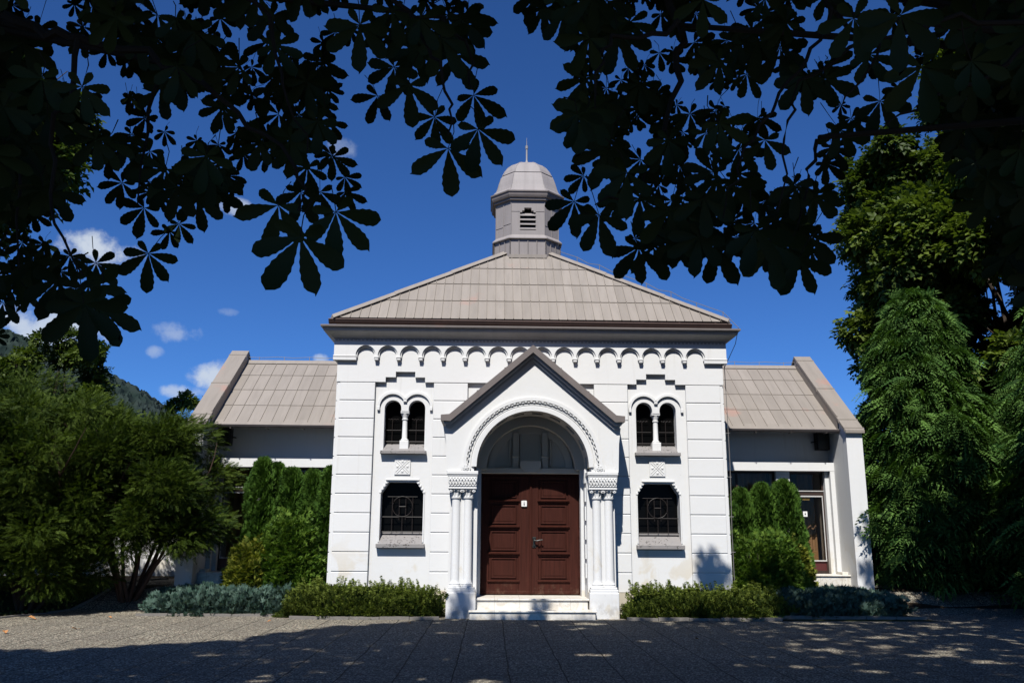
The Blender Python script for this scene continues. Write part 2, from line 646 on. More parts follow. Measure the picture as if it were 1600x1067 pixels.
kerb_line((-7.42, -.46, 0), (-4.45, -.46, 0))
kerb_line((-4.45, -.98, 0), (-1.72, -.98, 0))
kerb_line((1.72, -.98, 0), (4.6, -.98, 0))
kerb_line((4.6, -.55, 0), (7.5, -.55, 0))
kerb_line((lawn_x(-4), -4, 0), (lawn_x(-1.02), -1.02, 0), .06, .03)
kerb_line((lawn_x(-1.02), -1.02, 0), (lawn_x(3), 3, 0), .06, .03)
tag(kb.build('kerb', M['kerb']), kind='structure')

hl = MB()
prof = [(-460, 142), (-330, 130), (-260, 104), (-227, 92), (-193, 75), (-162, 54), (-120, 28), (-80, 12), (-40, 4), (0, 0)]
NX, NY = 330, 70
hv = []
for j in range(NY + 1):
    t = j / NY
    for i in range(NX + 1):
        x = -460 + 460 * i / NX
        hh = np.interp(x, [p[0] for p in prof], [p[1] for p in prof])
        z = hh * math.sin(math.pi * .5 * min(1, t * 1.25)) * (1 if t < .8 else 1 - (t - .8) * 2)
        z += (random.uniform(0, 3.4) if hh > 4 else 0)
        hv.append((x * (.8 + .25 * t), 330 + 160 * t, z - 1.5))
hl.v = hv
hl.f = [(j * (NX + 1) + i, j * (NX + 1) + i + 1, (j + 1) * (NX + 1) + i + 1, (j + 1) * (NX + 1) + i) for j in range(NY) for i in range(NX)]
tag(hl.build('hill', M['hill'], smooth=True), kind='structure')

# ------------------------------------------------------------------ the chapel
chapel = empty('chapel', (0, 0, 0), 'white plastered chapel with gabled arch portal, hipped metal roof and small lantern', 'building')
HX = 3.99
Z0, DZ = .80, .3757


def arch_pts(cx, cz, r, a0, a1, n):
    return [(cx + r * math.cos(R(a0 + (a1 - a0) * i / n)), cz + r * math.sin(R(a0 + (a1 - a0) * i / n))) for i in range(n + 1)]


WX = 2.58


def upper_opening(c):
    return [(c - .415, 3.14), (c + .415, 3.14)] + arch_pts(c + .245, 4.03, .17, 0, 180, 14) + [(c + .075, 3.97), (c - .075, 3.97)] + arch_pts(c - .245, 4.03, .17, 0, 180, 14)


def lower_opening(c):
    return [(c - .425, 1.29), (c + .425, 1.29), (c + .425, 2.32), (c + .28, 2.54), (c - .28, 2.54), (c - .425, 2.32)]


w = MB()
door_hole = [(-1.06, .02), (1.06, .02)] + arch_pts(0, 2.80, 1.06, 0, 180, 28)
w.plate([(-HX, 0), (HX, 0), (HX, 5.75), (-HX, 5.75)], .075, .42,
        [upper_opening(-WX), upper_opening(WX), lower_opening(-WX), lower_opening(WX), door_hole])
for s in (-1, 1):
    # rusticated pier at the corner and strip beside the portal: backing, then the blocks
    def bx(a, b, y0, y1, z0, z1, ch=False):
        a, b = (a, b) if s > 0 else (-b, -a)
        (w.cbox if ch else w.box)(a, b, y0, y1, z0, z1)
    bx(3.205, HX - .02, .016, .12, .1, 4.58)
    bx(1.3, 1.99, .016, .12, .1, 4.58)
    edges = [.42] + [Z0 + DZ * i for i in range(11)]
    for i in range(len(edges) - 1):
        z0, z1 = edges[i] + .009, edges[i + 1] - .009
        bx(3.20, 3.915, 0, .06, z0, z1, True)
        bx(3.90, HX + .006, .042, .62, z0 - .012, z1 - .012, True)
        bx(1.3, 1.995, 0.002, .06, z0, z1, True)
    # side and rear walls
    bx(3.7, HX - .012, .40, 4.78, 0, 5.74)
w.box(-3.72, 3.72, 4.5, 4.79, 0, 5.74)
# plain frieze above with the stepped notches over the window panels
zt = Z0 + DZ * 10 + .008
fr = [(-HX, zt), (-3.205, zt), (-3.205, 4.53), (-2.99, 4.53), (-2.99, 4.65), (-2.785, 4.65), (-2.785, 4.77), (-2.39, 4.77), (-2.39, 4.65),
      (-2.18, 4.65), (-2.18, 4.53), (-1.99, 4.53), (-1.99, zt)]
fr = fr[:2] + [(-3.205, zt)] + fr[3:11] + [(-1.99, zt)] if False else [(-HX, zt), (-2.99, zt), (-2.99, 4.665), (-2.785, 4.665), (-2.785, 4.78), (-2.385, 4.78), (-2.385, 4.665), (-2.18, 4.665), (-2.18, zt)]
fr = fr + [(-x, z) for x, z in reversed(fr)] + [(HX, 5.5), (-HX, 5.5)]
w.plate(fr, -.001, .11)
w.build('wall', M['white'], chapel)
pl = MB()
pl.box(-4.02, -1.3, -.03, .1, -.1, .42)
pl.build('plinth', M['plinth'], chapel)
MB().box(1.3, 4.02, -.03, .1, -.1, .42).build('plinth', M['plinth'], chapel)

# Lombard band of blind arches under the cornice
ar = MB()
ZS = 5.115


def band(r, y0, y1, ztop, half):
    pts = [(-half, ztop), (-half, ZS - .055)]
    for i in range(16):
        cx = -3.64 + .2275 + .455 * i
        pts += [(cx - r, ZS - .055)] + [(cx + r * math.cos(R(180 - 180 * j / 12)), ZS + r * math.sin(R(180 - 180 * j / 12))) for j in range(13)] + [(cx + r, ZS - .055)]
    pts += [(half, ZS - .055), (half, ztop)]
    ar.plate(pts, y0, y1)


band(.172, -.045, .03, 5.44, 4.045)
band(.202, -.078, -.04, 5.44, 4.06)
for i in range(17):
    x = -3.64 + .455 * i
    if i in (0, 16):
        s = -1 if i == 0 else 1
        a, b = sorted((s * 3.60, s * 4.075))
        ar.cbox(a, b, -.075, .02, 5.0, 5.075, .006)
        ar.cbox(a, b, -.085, .02, 5.075, 5.10, .006)
    else:
        ar.cbox(x - .036, x + .036, -.09, .02, 5.005, 5.05, .006)
        ar.cbox(x - .044, x + .044, -.10, .02, 5.05, 5.082, .006)
for s in (-1, 1):
    a, b = sorted((s * 3.95, s * 4.07))
    ar.box(a, b, .03, 4.7, 5.02, 5.44)
ar.build('arcade_frieze', M['white'], chapel)

cn = MB()
YC = 2.4


def rect_ring(prof, hx, y0, y1):
    vs, fs = [], []
    for o, z in prof:
        vs += [(-hx - o, y0 - o, z), (hx + o, y0 - o, z), (hx + o, y1 + o, z), (-hx - o, y1 + o, z)]
    for i in range(len(prof) - 1):
        for j in range(4):
            fs.append((4 * i + j, 4 * i + (j + 1) % 4, 4 * i + 4 + (j + 1) % 4, 4 * i + 4 + j))
    return vs, fs


cn.add(*rect_ring([(-.2, 5.40), (.07, 5.405), (.07, 5.455), (.10, 5.457), (.11, 5.475), (.13, 5.50), (.175, 5.53), (.235, 5.555), (.27, 5.575), (.28, 5.60), (.28, 5.645), (.31, 5.65)], HX, 0, 4.78))
for i in range(104):
    x = -4.02 + 8.04 * i / 103
    cn.box(x - .022, x + .022, -.10, -.05, 5.405, 5.45)
cn.build('cornice', M['cornice'], chapel, smooth=True)
cc = MB()
cc.add(*rect_ring([(.0, 5.648), (.335, 5.652), (.335, 5.682), (.33, 5.69), (-.1, 5.75)], HX - .01, 0, 4.78))
cc.build('cornice_flashing', M['cap'], chapel)

gt = MB()


def half_pipe(p, q, r, mb, n=7):
    p, q = Vector(p), Vector(q)
    t = (q - p).normalized()
    o = Vector((t.y, -t.x, 0))
    vs = []
    for base in (p, q):
        for j in range(n + 1):
            a = math.pi * j / n
            vs.append(base - o * r * math.cos(a) * -1 + Vector((0, 0, -r * math.sin(a))))
        for j in range(n, -1, -1):
            a = math.pi * j / n
            rr = r - .008
            vs.append(base + o * rr * math.cos(a) + Vector((0, 0, -rr * math.sin(a))))
    m = 2 * (n + 1)
    fs = [(j, (j + 1) % m, m + (j + 1) % m, m + j) for j in range(m)] + [tuple(range(m - 1, -1, -1)), tuple(range(m, 2 * m))]
    mb.add(vs, fs)


half_pipe((-4.16, -.245, 5.80), (4.14, -.245, 5.775), .085, gt)
gt.tube([(-4.16, -.33, 5.80), (4.14, -.33, 5.775)], .014)
for x in np.arange(-3.7, 4, .75):
    gt.box(x - .012, x + .012, -.34, -.20, 5.79, 5.80 - .0)
gt.build('gutter', M['gutter'], chapel, smooth=True)


def clip_poly(poly, a, b, c):
    """keep the part of a 2-D polygon where a*u + b*v <= c"""
    out = []
    for i in range(len(poly)):
        p, q = poly[i], poly[(i + 1) % len(poly)]
        dp, dq = a * p[0] + b * p[1] - c, a * q[0] + b * q[1] - c
        if dp <= 0:
            out.append(p)
        if (dp < 0 < dq) or (dq < 0 < dp):
            t = dp / (dp - dq)
            out.append((p[0] + (q[0] - p[0]) * t, p[1] + (q[1] - p[1]) * t))
    return out


def sheet_roof(mb, tint, bl, br, tr, tl, pitch, rows, lap=.016, seam=.02):
    """roof plane bl-br (eave) to tl-tr, laid with overlapping sheets and standing seams, each sheet a little different in tone"""
    bl, br, tr, tl = map(Vector, (bl, br, tr, tl))
    U = (br - bl).normalized()
    N = U.cross((tl + tr) / 2 - (bl + br) / 2).normalized()
    V = N.cross(U)
    W = (br - bl).length
    H = (tl - bl).dot(V)
    ul, ur = (tl - bl).dot(U), (tr - bl).dot(U)
    cuts = [(-1, ul / H, 0), (1, (W - ur) / H, W)]
    n = int(round(W / pitch))
    ctone = [random.gauss(.5, .22) for _ in range(n)]
    for r in range(rows):
        v0, v1 = H * r / rows, H * (r + 1) / rows
        off = 0
        for i in range(n):
            poly = [(W * i / n, v0), (W * (i + 1) / n, v0), (W * (i + 1) / n, v1), (W * i / n, v1)]
            for c in cuts:
                poly = clip_poly(poly, *c)
                if len(poly) < 3:
                    break
            if len(poly) < 3:
                continue
            tt = min(1, max(0, ctone[i] + random.gauss(0, .13)))
            lift = lambda p: lap * (1 - (p[1] - v0) / (v1 - v0))
            up = [bl + U * p[0] + V * p[1] + N * lift(p) for p in poly]
            dn = [bl + U * p[0] + V * p[1] - N * .03 for p in poly]
            m = len(poly)
            mb.add(up + dn, [tuple(range(m))] + [(j, j + m, (j + 1) % m + m, (j + 1) % m) for j in range(m)])
            tint += [tt] * (m + 1)
            # seam along the left edge
            sp = [(W * i / n - seam * .5, v0), (W * i / n + seam * .5, v0), (W * i / n + seam * .5, v1), (W * i / n - seam * .5, v1)]
            for c in cuts:
                sp = clip_poly(sp, *c)
                if len(sp) < 3:
                    break
            if len(sp) >= 3:
                m = len(sp)
                up = [bl + U * (W * i / n + (p[0] - W * i / n) * .5) + V * p[1] + N * (lift(p) + seam) for p in sp]
                dn = [bl + U * p[0] + V * p[1] - N * .01 for p in sp]
                mb.add(up + dn, [tuple(range(m))] + [(j, j + m, (j + 1) % m + m, (j + 1) % m) for j in range(m)])
                tint += [tt * .6] * (m + 1)


random.seed(21)
rf, rt = MB(), []
ex, ey0, ey1, ez = 4.10, -.285, 2 * YC + .285, 5.835
tx, ty, tz = .585, .64, 7.93
e = [(-ex, ey0, ez), (ex, ey0, ez), (ex, ey1, ez), (-ex, ey1, ez)]
t = [(-tx, YC - ty, tz), (tx, YC - ty, tz), (tx, YC + ty, tz), (-tx, YC + ty, tz)]
for i in range(4):
    j = (i + 1) % 4
    sheet_roof(rf, rt, e[i], e[j], t[j], t[i], .185, 4)
roof = rf.build('roof', M['roof'], chapel, tint=rt)
for i in range(4):
    hp = MB()
    a, b = Vector(e[i]), Vector(t[i])
    d = (b - a).normalized()
    side = d.cross(Vector((0, 0, 1))).normalized()
    for kx in range(3):
        p, q = a.lerp(b, kx / 3), a.lerp(b, (kx + 1) / 3 + (.012 if kx < 2 else .03))
        vs = []
        for c, o in ((p, .022), (q, .010)):
            vs += [c - side * .11 + Vector((0, 0, -.035 + o)), c + Vector((0, 0, .05 + o)), c + side * .11 + Vector((0, 0, -.035 + o)), c + Vector((0, 0, -.06))]
        hp.add(vs, [(0, 1, 5, 4), (1, 2, 6, 5), (2, 3, 7, 6), (3, 0, 4, 7), (3, 2, 1, 0), (4, 5, 6, 7)])
    hp.build('hip_capping', M['roof'], roof, tint=[.6] * 40)
MB().box(-.44, .44, YC - .80, YC - .70, 7.80, 7.885).build('roof_flashing', M['roof'], roof, tint=[.6] * 6)

# lantern on the roof: a square with cut corners
lan = link('lantern', None, chapel)


def oct_ring(r):
    f = r * .53
    return [(-f, -r), (f, -r), (r, -f), (r, f), (f, r), (-f, r), (-r, f), (-r, -f)]


b = MB()
b.lathe([(.775, 7.55), (.775, 8.28)], 0, YC, ring=oct_ring)
pts = oct_ring(.775)
for i in range(8):
    p, q = Vector((*pts[i], 0)), Vector((*pts[(i + 1) % 8], 0))
    n = 4 if i % 2 == 0 else 3
    for kx in range(n + 1):
        c = p.lerp(q, kx / n)
        o = c.normalized() * .012
        b.tube([(c.x + o.x, YC + c.y + o.y, 7.7), (c.x + o.x, YC + c.y + o.y, 8.27)], .012, 4)
b.build('lantern_skirt', M['lantern'], lan, tint=[.25] * 400)
b = MB()
b.lathe([(.74, 8.26), (.83, 8.27), (.83, 8.29), (.745, 8.385), (.70, 8.39)], 0, YC, ring=oct_ring)
b.build('lantern_ledge', M['lantern'], lan, tint=[.7] * 60)
b = MB()
lw = .745
hole = [(-.185, 8.50), (.185, 8.50), (.185, 8.945), (.135, 8.945), (.135, 8.99), (.085, 8.99), (.085, 9.06), (-.085, 9.06), (-.085, 8.99), (-.135, 8.99), (-.135, 8.945), (-.185, 8.945)]
f = lw * .53
b.plate([(-f, 8.36), (f, 8.36), (f, 9.30), (-f, 9.30)], YC - lw, YC - lw + .12, [hole])
ring = oct_ring(lw)
for i in range(1, 8):
    p, q = ring[i], ring[(i + 1) % 8]
    b.add([(p[0], YC + p[1], 8.36), (q[0], YC + q[1], 8.36), (q[0], YC + q[1], 9.30), (p[0], YC + p[1], 9.30)], [(0, 1, 2, 3)])
for i in range(8):   # sheet seams
    p, q = Vector((*ring[i], 0)), Vector((*ring[(i + 1) % 8], 0))
    nrm = Vector(((p + q) / 2)).normalized()
    c = p + p.normalized() * .004
    b.tube([(c.x, YC + c.y, 8.37), (c.x, YC + c.y, 9.28)], .01, 4)
    if i % 2:
        mdp = (p + q) / 2 + nrm * .004
        b.tube([(mdp.x, YC + mdp.y, 8.37), (mdp.x, YC + mdp.y, 9.28)], .009, 4)
        for (u0, u1, z) in ((0, .5, 8.62), (.5, 1, 8.66), (0, .5, 9.16), (.5, 1, 9.2)):
            a1, a2 = p.lerp(q, u0) + nrm * .004, p.lerp(q, u1) + nrm * .004
            b.tube([(a1.x, YC + a1.y, z), (a2.x, YC + a2.y, z)], .007, 4)
b.tube([(-f, YC - lw - .003, 8.965), (-.19, YC - lw - .003, 8.965)], .007, 4).tube([(.19, YC - lw - .003, 8.965), (f, YC - lw - .003, 8.965)], .007, 4)
b.build('lantern_body', M['lantern'], lan, tint=[.5] * 500)
b = MB()
for i in range(4):
    z = 8.515 + .112 * i
    b.add([(-.19, YC - lw - .012, z), (.19, YC - lw - .012, z), (.19, YC - lw + .10, z + .085), (-.19, YC - lw + .10, z + .085),
           (-.19, YC - lw - .012, z + .022), (.19, YC - lw - .012, z + .022), (.19, YC - lw + .10, z + .107), (-.19, YC - lw + .10, z + .107)],
          [(0, 3, 2, 1), (4, 5, 6, 7), (0, 1, 5, 4), (1, 2, 6, 5), (2, 3, 7, 6), (3, 0, 4, 7)])
b.build('louver', M['lantern'], lan, tint=[.8] * 60)
b = MB()
b.box(-.5, .5, YC - .55, YC + .5, 8.4, 9.25)
b.build('lantern_core', M['speaker'], lan)
b = MB()
b.lathe([(.70, 9.235), (.80, 9.24), (.80, 9.29), (.835, 9.30), (.855, 9.345), (.865, 9.41), (.885, 9.42), (.885, 9.45), (.80, 9.46)], 0, YC, ring=oct_ring)
b.build('lantern_cornice', M['cap'], lan, tint=[.9] * 90)
b = MB()
b.lathe([(.875, 9.452), (.80, 9.50), (.745, 9.57), (.71, 9.68), (.68, 9.80), (.635, 9.95), (.60, 10.03), (.615, 10.032)], 0, YC, ring=oct_ring)
b.lathe([(.575, 10.01), (.585, 10.045), (.545, 10.15), (.47, 10.27), (.37, 10.37), (.25, 10.44), (.12, 10.475), (.0, 10.48)], 0, YC, ring=oct_ring)
prof = [(.80, 9.50), (.745, 9.57), (.71, 9.68), (.68, 9.80), (.635, 9.95), (.60, 10.03), (.545, 10.15), (.47, 10.27), (.37, 10.37), (.25, 10.44)]
for i in range(8):
    b.tube([(oct_ring(r)[i][0] * 1.005, YC + oct_ring(r)[i][1] * 1.005, z) for r, z in prof], .008, 4)
b.build('dome', M['lantern'], lan, tint=[.9] * 400)
b = MB()
b.lathe([(.10, 10.465), (.06, 10.50), (.03, 10.57), (.022, 10.60), (.022, 10.90), (.034, 10.905), (.036, 10.985), (.02, 10.99), (.009, 11.0), (.004, 11.21)], 0, YC, 10)
b.build('finial', M['rod'], lan, smooth=True)

# windows ----------------------------------------------------------------
for s in (-1, 1):
    c = s * WX
    uw = link('arched_window', None, chapel)
    b = MB()
    for q in (-1, 1):
        cx = c + q * .252
        a_in = math.degrees(math.acos(.252 / .285))
        if q < 0:
            b.arc(cx, 4.06, .262, .308, a_in + 4, 180, .03, .10, 18)
        else:
            b.arc(cx, 4.06, .262, .308, 0, 176 - a_in, .03, .10, 18)
        x = c + q * (.252 + .285)
        b.cbox(x - .026, x + .026, .022, .10, 3.985, 4.062, .006)
    b.cbox(c - .035, c + .035, .03, .10, 4.16, 4.215, .006)
    b.build('hood_mould', M['white'], uw)
    b = MB()
    b.box(c - .44, c + .44, .30, .315, 3.1, 4.25)
    b.build('pane', M['unlit_pane'], uw)
    b = MB()
    for q in (-1, 1):
        cx = c + q * .245
        for dx in (-.02,):
            b.tube([(cx + dx, .25, 3.31), (cx + dx, .25, 3.83)], .008)
        b.tube([(cx - .17, .25, 3.60), (cx + .17, .25, 3.60)], .008)
        b.tube([(cx - .17, .25, 3.365), (cx + .17, .25, 3.365)], .013)
        b.tube([(cx - .05 + .16 * i / 8, .25, 3.825 + .012 * math.sin(i * 2.1)) for i in range(-3, 9)], .006)
    b.build('grille', M['iron'], uw)
    b = MB()
    sill = [(0.01, 3.165), (.01, 3.09), (.31, 3.09), (.31, 3.335)]
    b.plate(sill, c - .42, c + .42, axis='x')
    b.cbox(c - .46, c + .46, -.05, .09, 3.098, 3.162, .006)
    b.build('sill', M['sill'], uw)
    b = MB()
    cy = .17
    b.cbox(c - .09, c + .09, cy - .09, cy + .10, 3.20, 3.375, .008)
    b.cbox(c - .085, c + .085, cy - .085, cy + .1, 3.93, 3.985, .006)
    b.lathe([(.075, 3.37), (.08, 3.395), (.06, 3.415), (.054, 3.43), (.048, 3.80), (.062, 3.805), (.062, 3.825), (.05, 3.83), (.055, 3.86), (.085, 3.935)], c, cy, 14)
    b.build('colonnette', M['white'], uw, smooth=True)

    b = MB()
    px0, pz0 = c - .01, 2.85
    b.cbox(px0 - .16, px0 + .16, .05, .10, pz0 - .165, pz0 + .165, .006)
    for a in (45, 135):
        ca, sa = math.cos(R(a)), math.sin(R(a))
        for dsp in (-.02, .02):
            pp = [(px0 + ca * u - sa * dsp, .048, pz0 + sa * u + ca * dsp) for u in (-.17, .17)]
            b.tube(pp, .008, 4)
    b.lathe([(.035, 0), (.0, .03)], 0, 0, 10) if False else None
    for q in range(4):
        a = R(90 * q)
        ux, uz = px0 + math.cos(a) * .10, pz0 + math.sin(a) * .10
        b.cbox(ux - .025, ux + .025, .036, .07, uz - .025, uz + .025, .012)
    b.build('relief_plaque', M['white'], chapel)

    lwn = link('barred_window', None, chapel)
    b = MB()
    b.box(c - .45, c + .45, .32, .335, 1.25, 2.6)
    b.build('pane', M['unlit_pane'], lwn)
    b = MB()
    b.cbox(c - .335, c + .335, .045, .1, 2.572, 2.60, .006)
    for q in (-1, 1):
        for i in range(4):
            x = c + q * (.325 + .037 * i)
            z = 2.525 - .062 * i
            b.cbox(x - .02, x + .02, .05, .1, z - .02, z + .02, .005)
        b.cbox(c + q * .44 - .015, c + q * .44 + .015, .06, .1, 1.36, 2.31, .006)
    b.build('window_surround', M['white'], lwn)
    b = MB()
    gy = .22
    cz = 2.06
    for x in (-.205, -.065, .065, .205):
        z1 = 2.25
        b.tube([(c + x, gy, 1.80 if abs(x) < .1 else 1.56), (c + x, gy, z1)], .008)
    b.tube([(c, gy, 1.56), (c, gy, 1.855)], .008)
    b.tube([(c - .42, gy - .01, 1.855), (c + .42, gy - .01, 1.855)], .010)
    b.tube([(c - .42, gy - .01, 1.565), (c + .42, gy - .01, 1.565)], .010)
    b.tube([(c - .3, gy - .01, 2.255), (c + .3, gy - .01, 2.255)], .006)
    b.tube([(c + .2 * math.cos(R(10 * i)), gy - .018, cz + .2 * math.sin(R(10 * i))) for i in range(37)], .0085)
    b.tube([(c - .065, gy - .018, cz), (c + .065, gy - .018, cz)], .011)
    b.build('grille', M['iron'], lwn)
    b = MB()
    b.plate([(0.0, 1.335), (.0, 1.24), (.30, 1.24), (.30, 1.535)], c - .424, c + .424, axis='x')
    b.cbox(c - .475, c + .475, -.055, .085, 1.255, 1.335, .006)
    b.box(c - .42, c + .42, .25, .30, 1.53, 1.575)
    b.build('sill', M['sill'], lwn)

# portal ----------------------------------------------------------------
portal = link('portal', None, chapel)
PY = -.75
AZ, AR = 2.80, 1.085
b = MB()
out = [(1.66, 2.705), (1.68, 3.25), (1.72, 3.56), (1.6, 3.62), (0, 4.98)]
outline = [(AR + .05, 2.705)] + out + [(-x, z) for x, z in reversed(out[:-1])] + [(-AR - .05, 2.705)] + [(-x, z) for x, z in arch_pts(0, AZ, AR + .05, 0, 180, 40)]
b.plate(outline, PY, .05)
for s in (-1, 1):
    a0, b0 = sorted((s * 1.06, s * 1.60))
    b.box(a0, b0, PY + .22, .09, .0, 2.705)
    a0, b0 = sorted((s * 1.295, s * 1.385))
    b.box(a0, b0, PY + .10, PY + .3, .55, 2.36)
    for i in range(6):      # sunk panels in the reveal
        z = .72 + i * .36
        a0, b0 = sorted((s * 1.036, s * 1.09))
        b.box(a0, b0, -.40, -.16, z, z + .27)
    a0, b0 = sorted((s * 1.0, s * 1.20))
    b.box(a0, b0, .03, .50, .30, 2.86)
b.build('portal_wall', M['white'], portal)
b = MB()
b.arc(0, AZ, AR, AR + .06, 0, 180, PY + .004, -.50, 48)
b.arc(0, AZ, AR, AR + .06, 0, 180, -.28, .04, 48)
edge = 0
for i in range(10):
    a0 = -8 + 19.6 * i
    b.arc(0, AZ, AR, AR + .06, max(0, a0), min(180, a0 + 8), -.5, -.28, 6)
b.arc(0, AZ, .90, 1.12, 0, 180, .02, .42, 40)
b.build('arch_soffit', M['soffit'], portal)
b = MB()
b.arc(0, AZ, AR, AR + .085, 0, 180, PY - .035, PY + .02, 48)
b.arc(0, AZ, AR + .085, AR + .10, 0, 180, PY - .015, PY + .02, 48)
b.arc(0, AZ, 1.285, 1.345, 0, 180, PY - .045, PY + .02, 48)
b.arc(0, AZ, 1.345, 1.37, 0, 180, PY - .02, PY + .02, 48)
b.arc(0, AZ, 1.20, 1.215, 0, 180, PY - .012, PY + .02, 48)
for i in range(72):
    a = 180 * (i + .5) / 72
    b.arc(0, AZ, 1.243 if i % 2 else 1.255, 1.262 if i % 2 else 1.284, a - .95, a + .95, PY - .04, PY + .02, 2)
for s in (-1, 1):
    for rr, yy in ((.095, -.04), (.06, -.055), (.025, -.07)):
        b.arc(s * 1.29, 2.775, .0001, rr, 0, 360, PY + yy, PY + .02, 20)
    for q in range(6):
        a = R(60 * q)
        b.arc(s * 1.29 + .045 * math.cos(a), 2.775 + .045 * math.sin(a), .0001, .014, 0, 360, PY - .062, PY, 8)
b.build('arch_moulding', M['white'], portal)
b = MB()
ch = [(0, 5.17), (-1.62, 3.79), (-1.785, 3.775), (-1.785, 3.665), (-1.60, 3.655), (0, 5.02)]
b.plate(ch + [(-x, z) for x, z in reversed(ch[1:-1])], PY - .18, .02)
for s in (-1, 1):
    for u in (.34, .67):
        x, z = s * 1.62 * u, 5.17 - 1.38 * u
        b.add([(x - .012, PY - .185, z - .15), (x + .012, PY - .185, z - .15), (x + .012, PY - .185, z + .012), (x - .012, PY - .185, z + .012),
               (x - .012, .0, z - .15), (x + .012, .0, z - .15), (x + .012, .0, z + .012), (x - .012, .0, z + .012)],
              [(0, 1, 2, 3), (3, 2, 6, 7), (1, 5, 6, 2), (0, 3, 7, 4)])
b.build('gable_coping', M['cap'], portal, tint=[.5] * 60)
b = MB()
ch = [(0, 5.018), (-1.598, 3.653), (-1.735, 3.655), (-1.72, 3.60), (-1.60, 3.595), (0, 4.955)]
b.plate(ch + [(-x, z) for x, z in reversed(ch[1:-1])], PY - .12, .03)
ch = [(0, 4.953), (-1.60, 3.593), (-1.70, 3.598), (-1.685, 3.54), (-1.585, 3.53), (0, 4.89)]
b.plate(ch + [(-x, z) for x, z in reversed(ch[1:-1])], PY - .06, .03)
b.build('gable_moulding', M['cornice'], portal, tint=[.5] * 60)
for s in (-1, 1):
    # interlace-carved impost block
    b = MB()
    a0, b0 = sorted((s * 1.05, s * 1.645))
    mx_ = (a0 + b0) / 2
    b.cbox(a0, b0, PY - .06, .06, 2.645, 2.712, .008)
    b.cbox(a0 + .01, b0 - .01, PY - .045, .06, 2.62, 2.65, .006)
    b.add([(a0 + .035, PY - .02, 2.40), (b0 - .035, PY - .02, 2.40), (b0 - .035, .05, 2.40), (a0 + .035, .05, 2.40),
           (a0 + .015, PY - .035, 2.63), (b0 - .015, PY - .035, 2.63), (b0 - .015, .05, 2.63), (a0 + .015, .05, 2.63)],
          [(0, 3, 2, 1), (4, 5, 6, 7), (0, 1, 5, 4), (1, 2, 6, 5), (2, 3, 7, 6), (3, 0, 4, 7)])
    b.cbox(a0 + .025, b0 - .025, PY - .035, .05, 2.372, 2.405, .006)
    for ph in (0, math.pi, math.pi / 2, 3 * math.pi / 2):
        amp = .082
        b.tube([(a0 + .04 + (b0 - a0 - .08) * i / 40, PY - .036 - .008 * math.cos(2 * (i / 40 * 4.5 * math.pi + ph)), 2.512 + amp * math.sin(i / 40 * 4.5 * math.pi + ph)) for i in range(41)], .0125, 5)
    b.build('impost_block', M['white'], portal)
    for cx in (s * 1.235, s * 1.465):
        b = MB()
        cy = PY + .115
        b.lathe([(.115, .555), (.118, .58), (.10, .60), (.108, .615), (.098, .635), (.088, .65), (.083, .70), (.080, 2.195), (.10, 2.20), (.102, 2.225), (.084, 2.232),
                 (.084, 2.28), (.112, 2.36), (.118, 2.378)], cx, cy, 20)
        for q in range(10):      # leaf carving and corner volutes of the capital
            a = R(36 * q)
            b.tube([(cx + .086 * math.cos(a), cy + .086 * math.sin(a), 2.235), (cx + .098 * math.cos(a), cy + .098 * math.sin(a), 2.31), (cx + .125 * math.cos(a), cy + .125 * math.sin(a), 2.35)], .014, 5, .019)
        for q in (-1, 1):
            b.arc(cx + q * .105, 2.345, .0001, .036, 0, 360, cy - .125, cy - .03, 14)
            b.arc(cx + q * .105, 2.345, .0001, .015, 0, 360, cy - .135, cy - .03, 10)
        b.build('column', M['white'], portal, smooth=True)
    b = MB()
    a0, b0 = sorted((s * 1.085, s * 1.60))
    b.cbox(a0 - .02, b0 + .02, PY - .035, .05, -.1, .47, .012)
    b.cbox(a0 - .005, b0 + .008, PY - .02, .05, .46, .525, .01)
    b.cbox(a0 + .01, b0 - .01, PY - .01, .05, .52, .565, .01)
    b.build('pedestal', M['white'], portal)

# tympanum and lintel over the door
ty_ = MB()
ty_.plate([(-1.0, 2.74), (1.0, 2.74)] + arch_pts(0, AZ, .94, 0, 180, 30), .30, .45)
ty_.cbox(-1.02, 1.02, .20, .45, 2.735, 2.85, .01)
ty_.plate([(-.23, 2.74), (.23, 2.74), (.23, 2.86), (.17, 2.985), (-.17, 2.985), (-.23, 2.86)][0:0] or [(-.10, 2.76), (.10, 2.76), (.215, 2.86), (.215, 2.99), (-.215, 2.99), (-.215, 2.86)], .155, .32)
ty_.arc(0, AZ + .05, .72, .86, 0, 180, .255, .32, 36)
for s in (-1, 1):
    x0 = s * .30
    ty_.cbox(x0 - .065, x0 + .065, .235, .33, 2.85, 3.58, .01)
    ty_.cbox(x0 - .085, x0 + .085, .215, .33, 3.06, 3.10, .008)
    a0, b0 = sorted((s * .40, s * .44))
    ty_.cbox(a0, b0, .265, .33, 2.87, 3.42, .01)
    a0, b0 = sorted((s * .40, s * .76))
    ty_.cbox(a0, b0, .265, .33, 2.87, 2.91, .01)
for (x0, x1, z0, z1) in ((-.22, .22, 3.56, 3.60), (-.22, -.185, 3.0, 3.58), (.185, .22, 3.0, 3.58)):
    ty_.cbox(x0, x1, .268, .33, z0, z1, .01)
ty_.build('tympanum', M['soffit'], chapel)

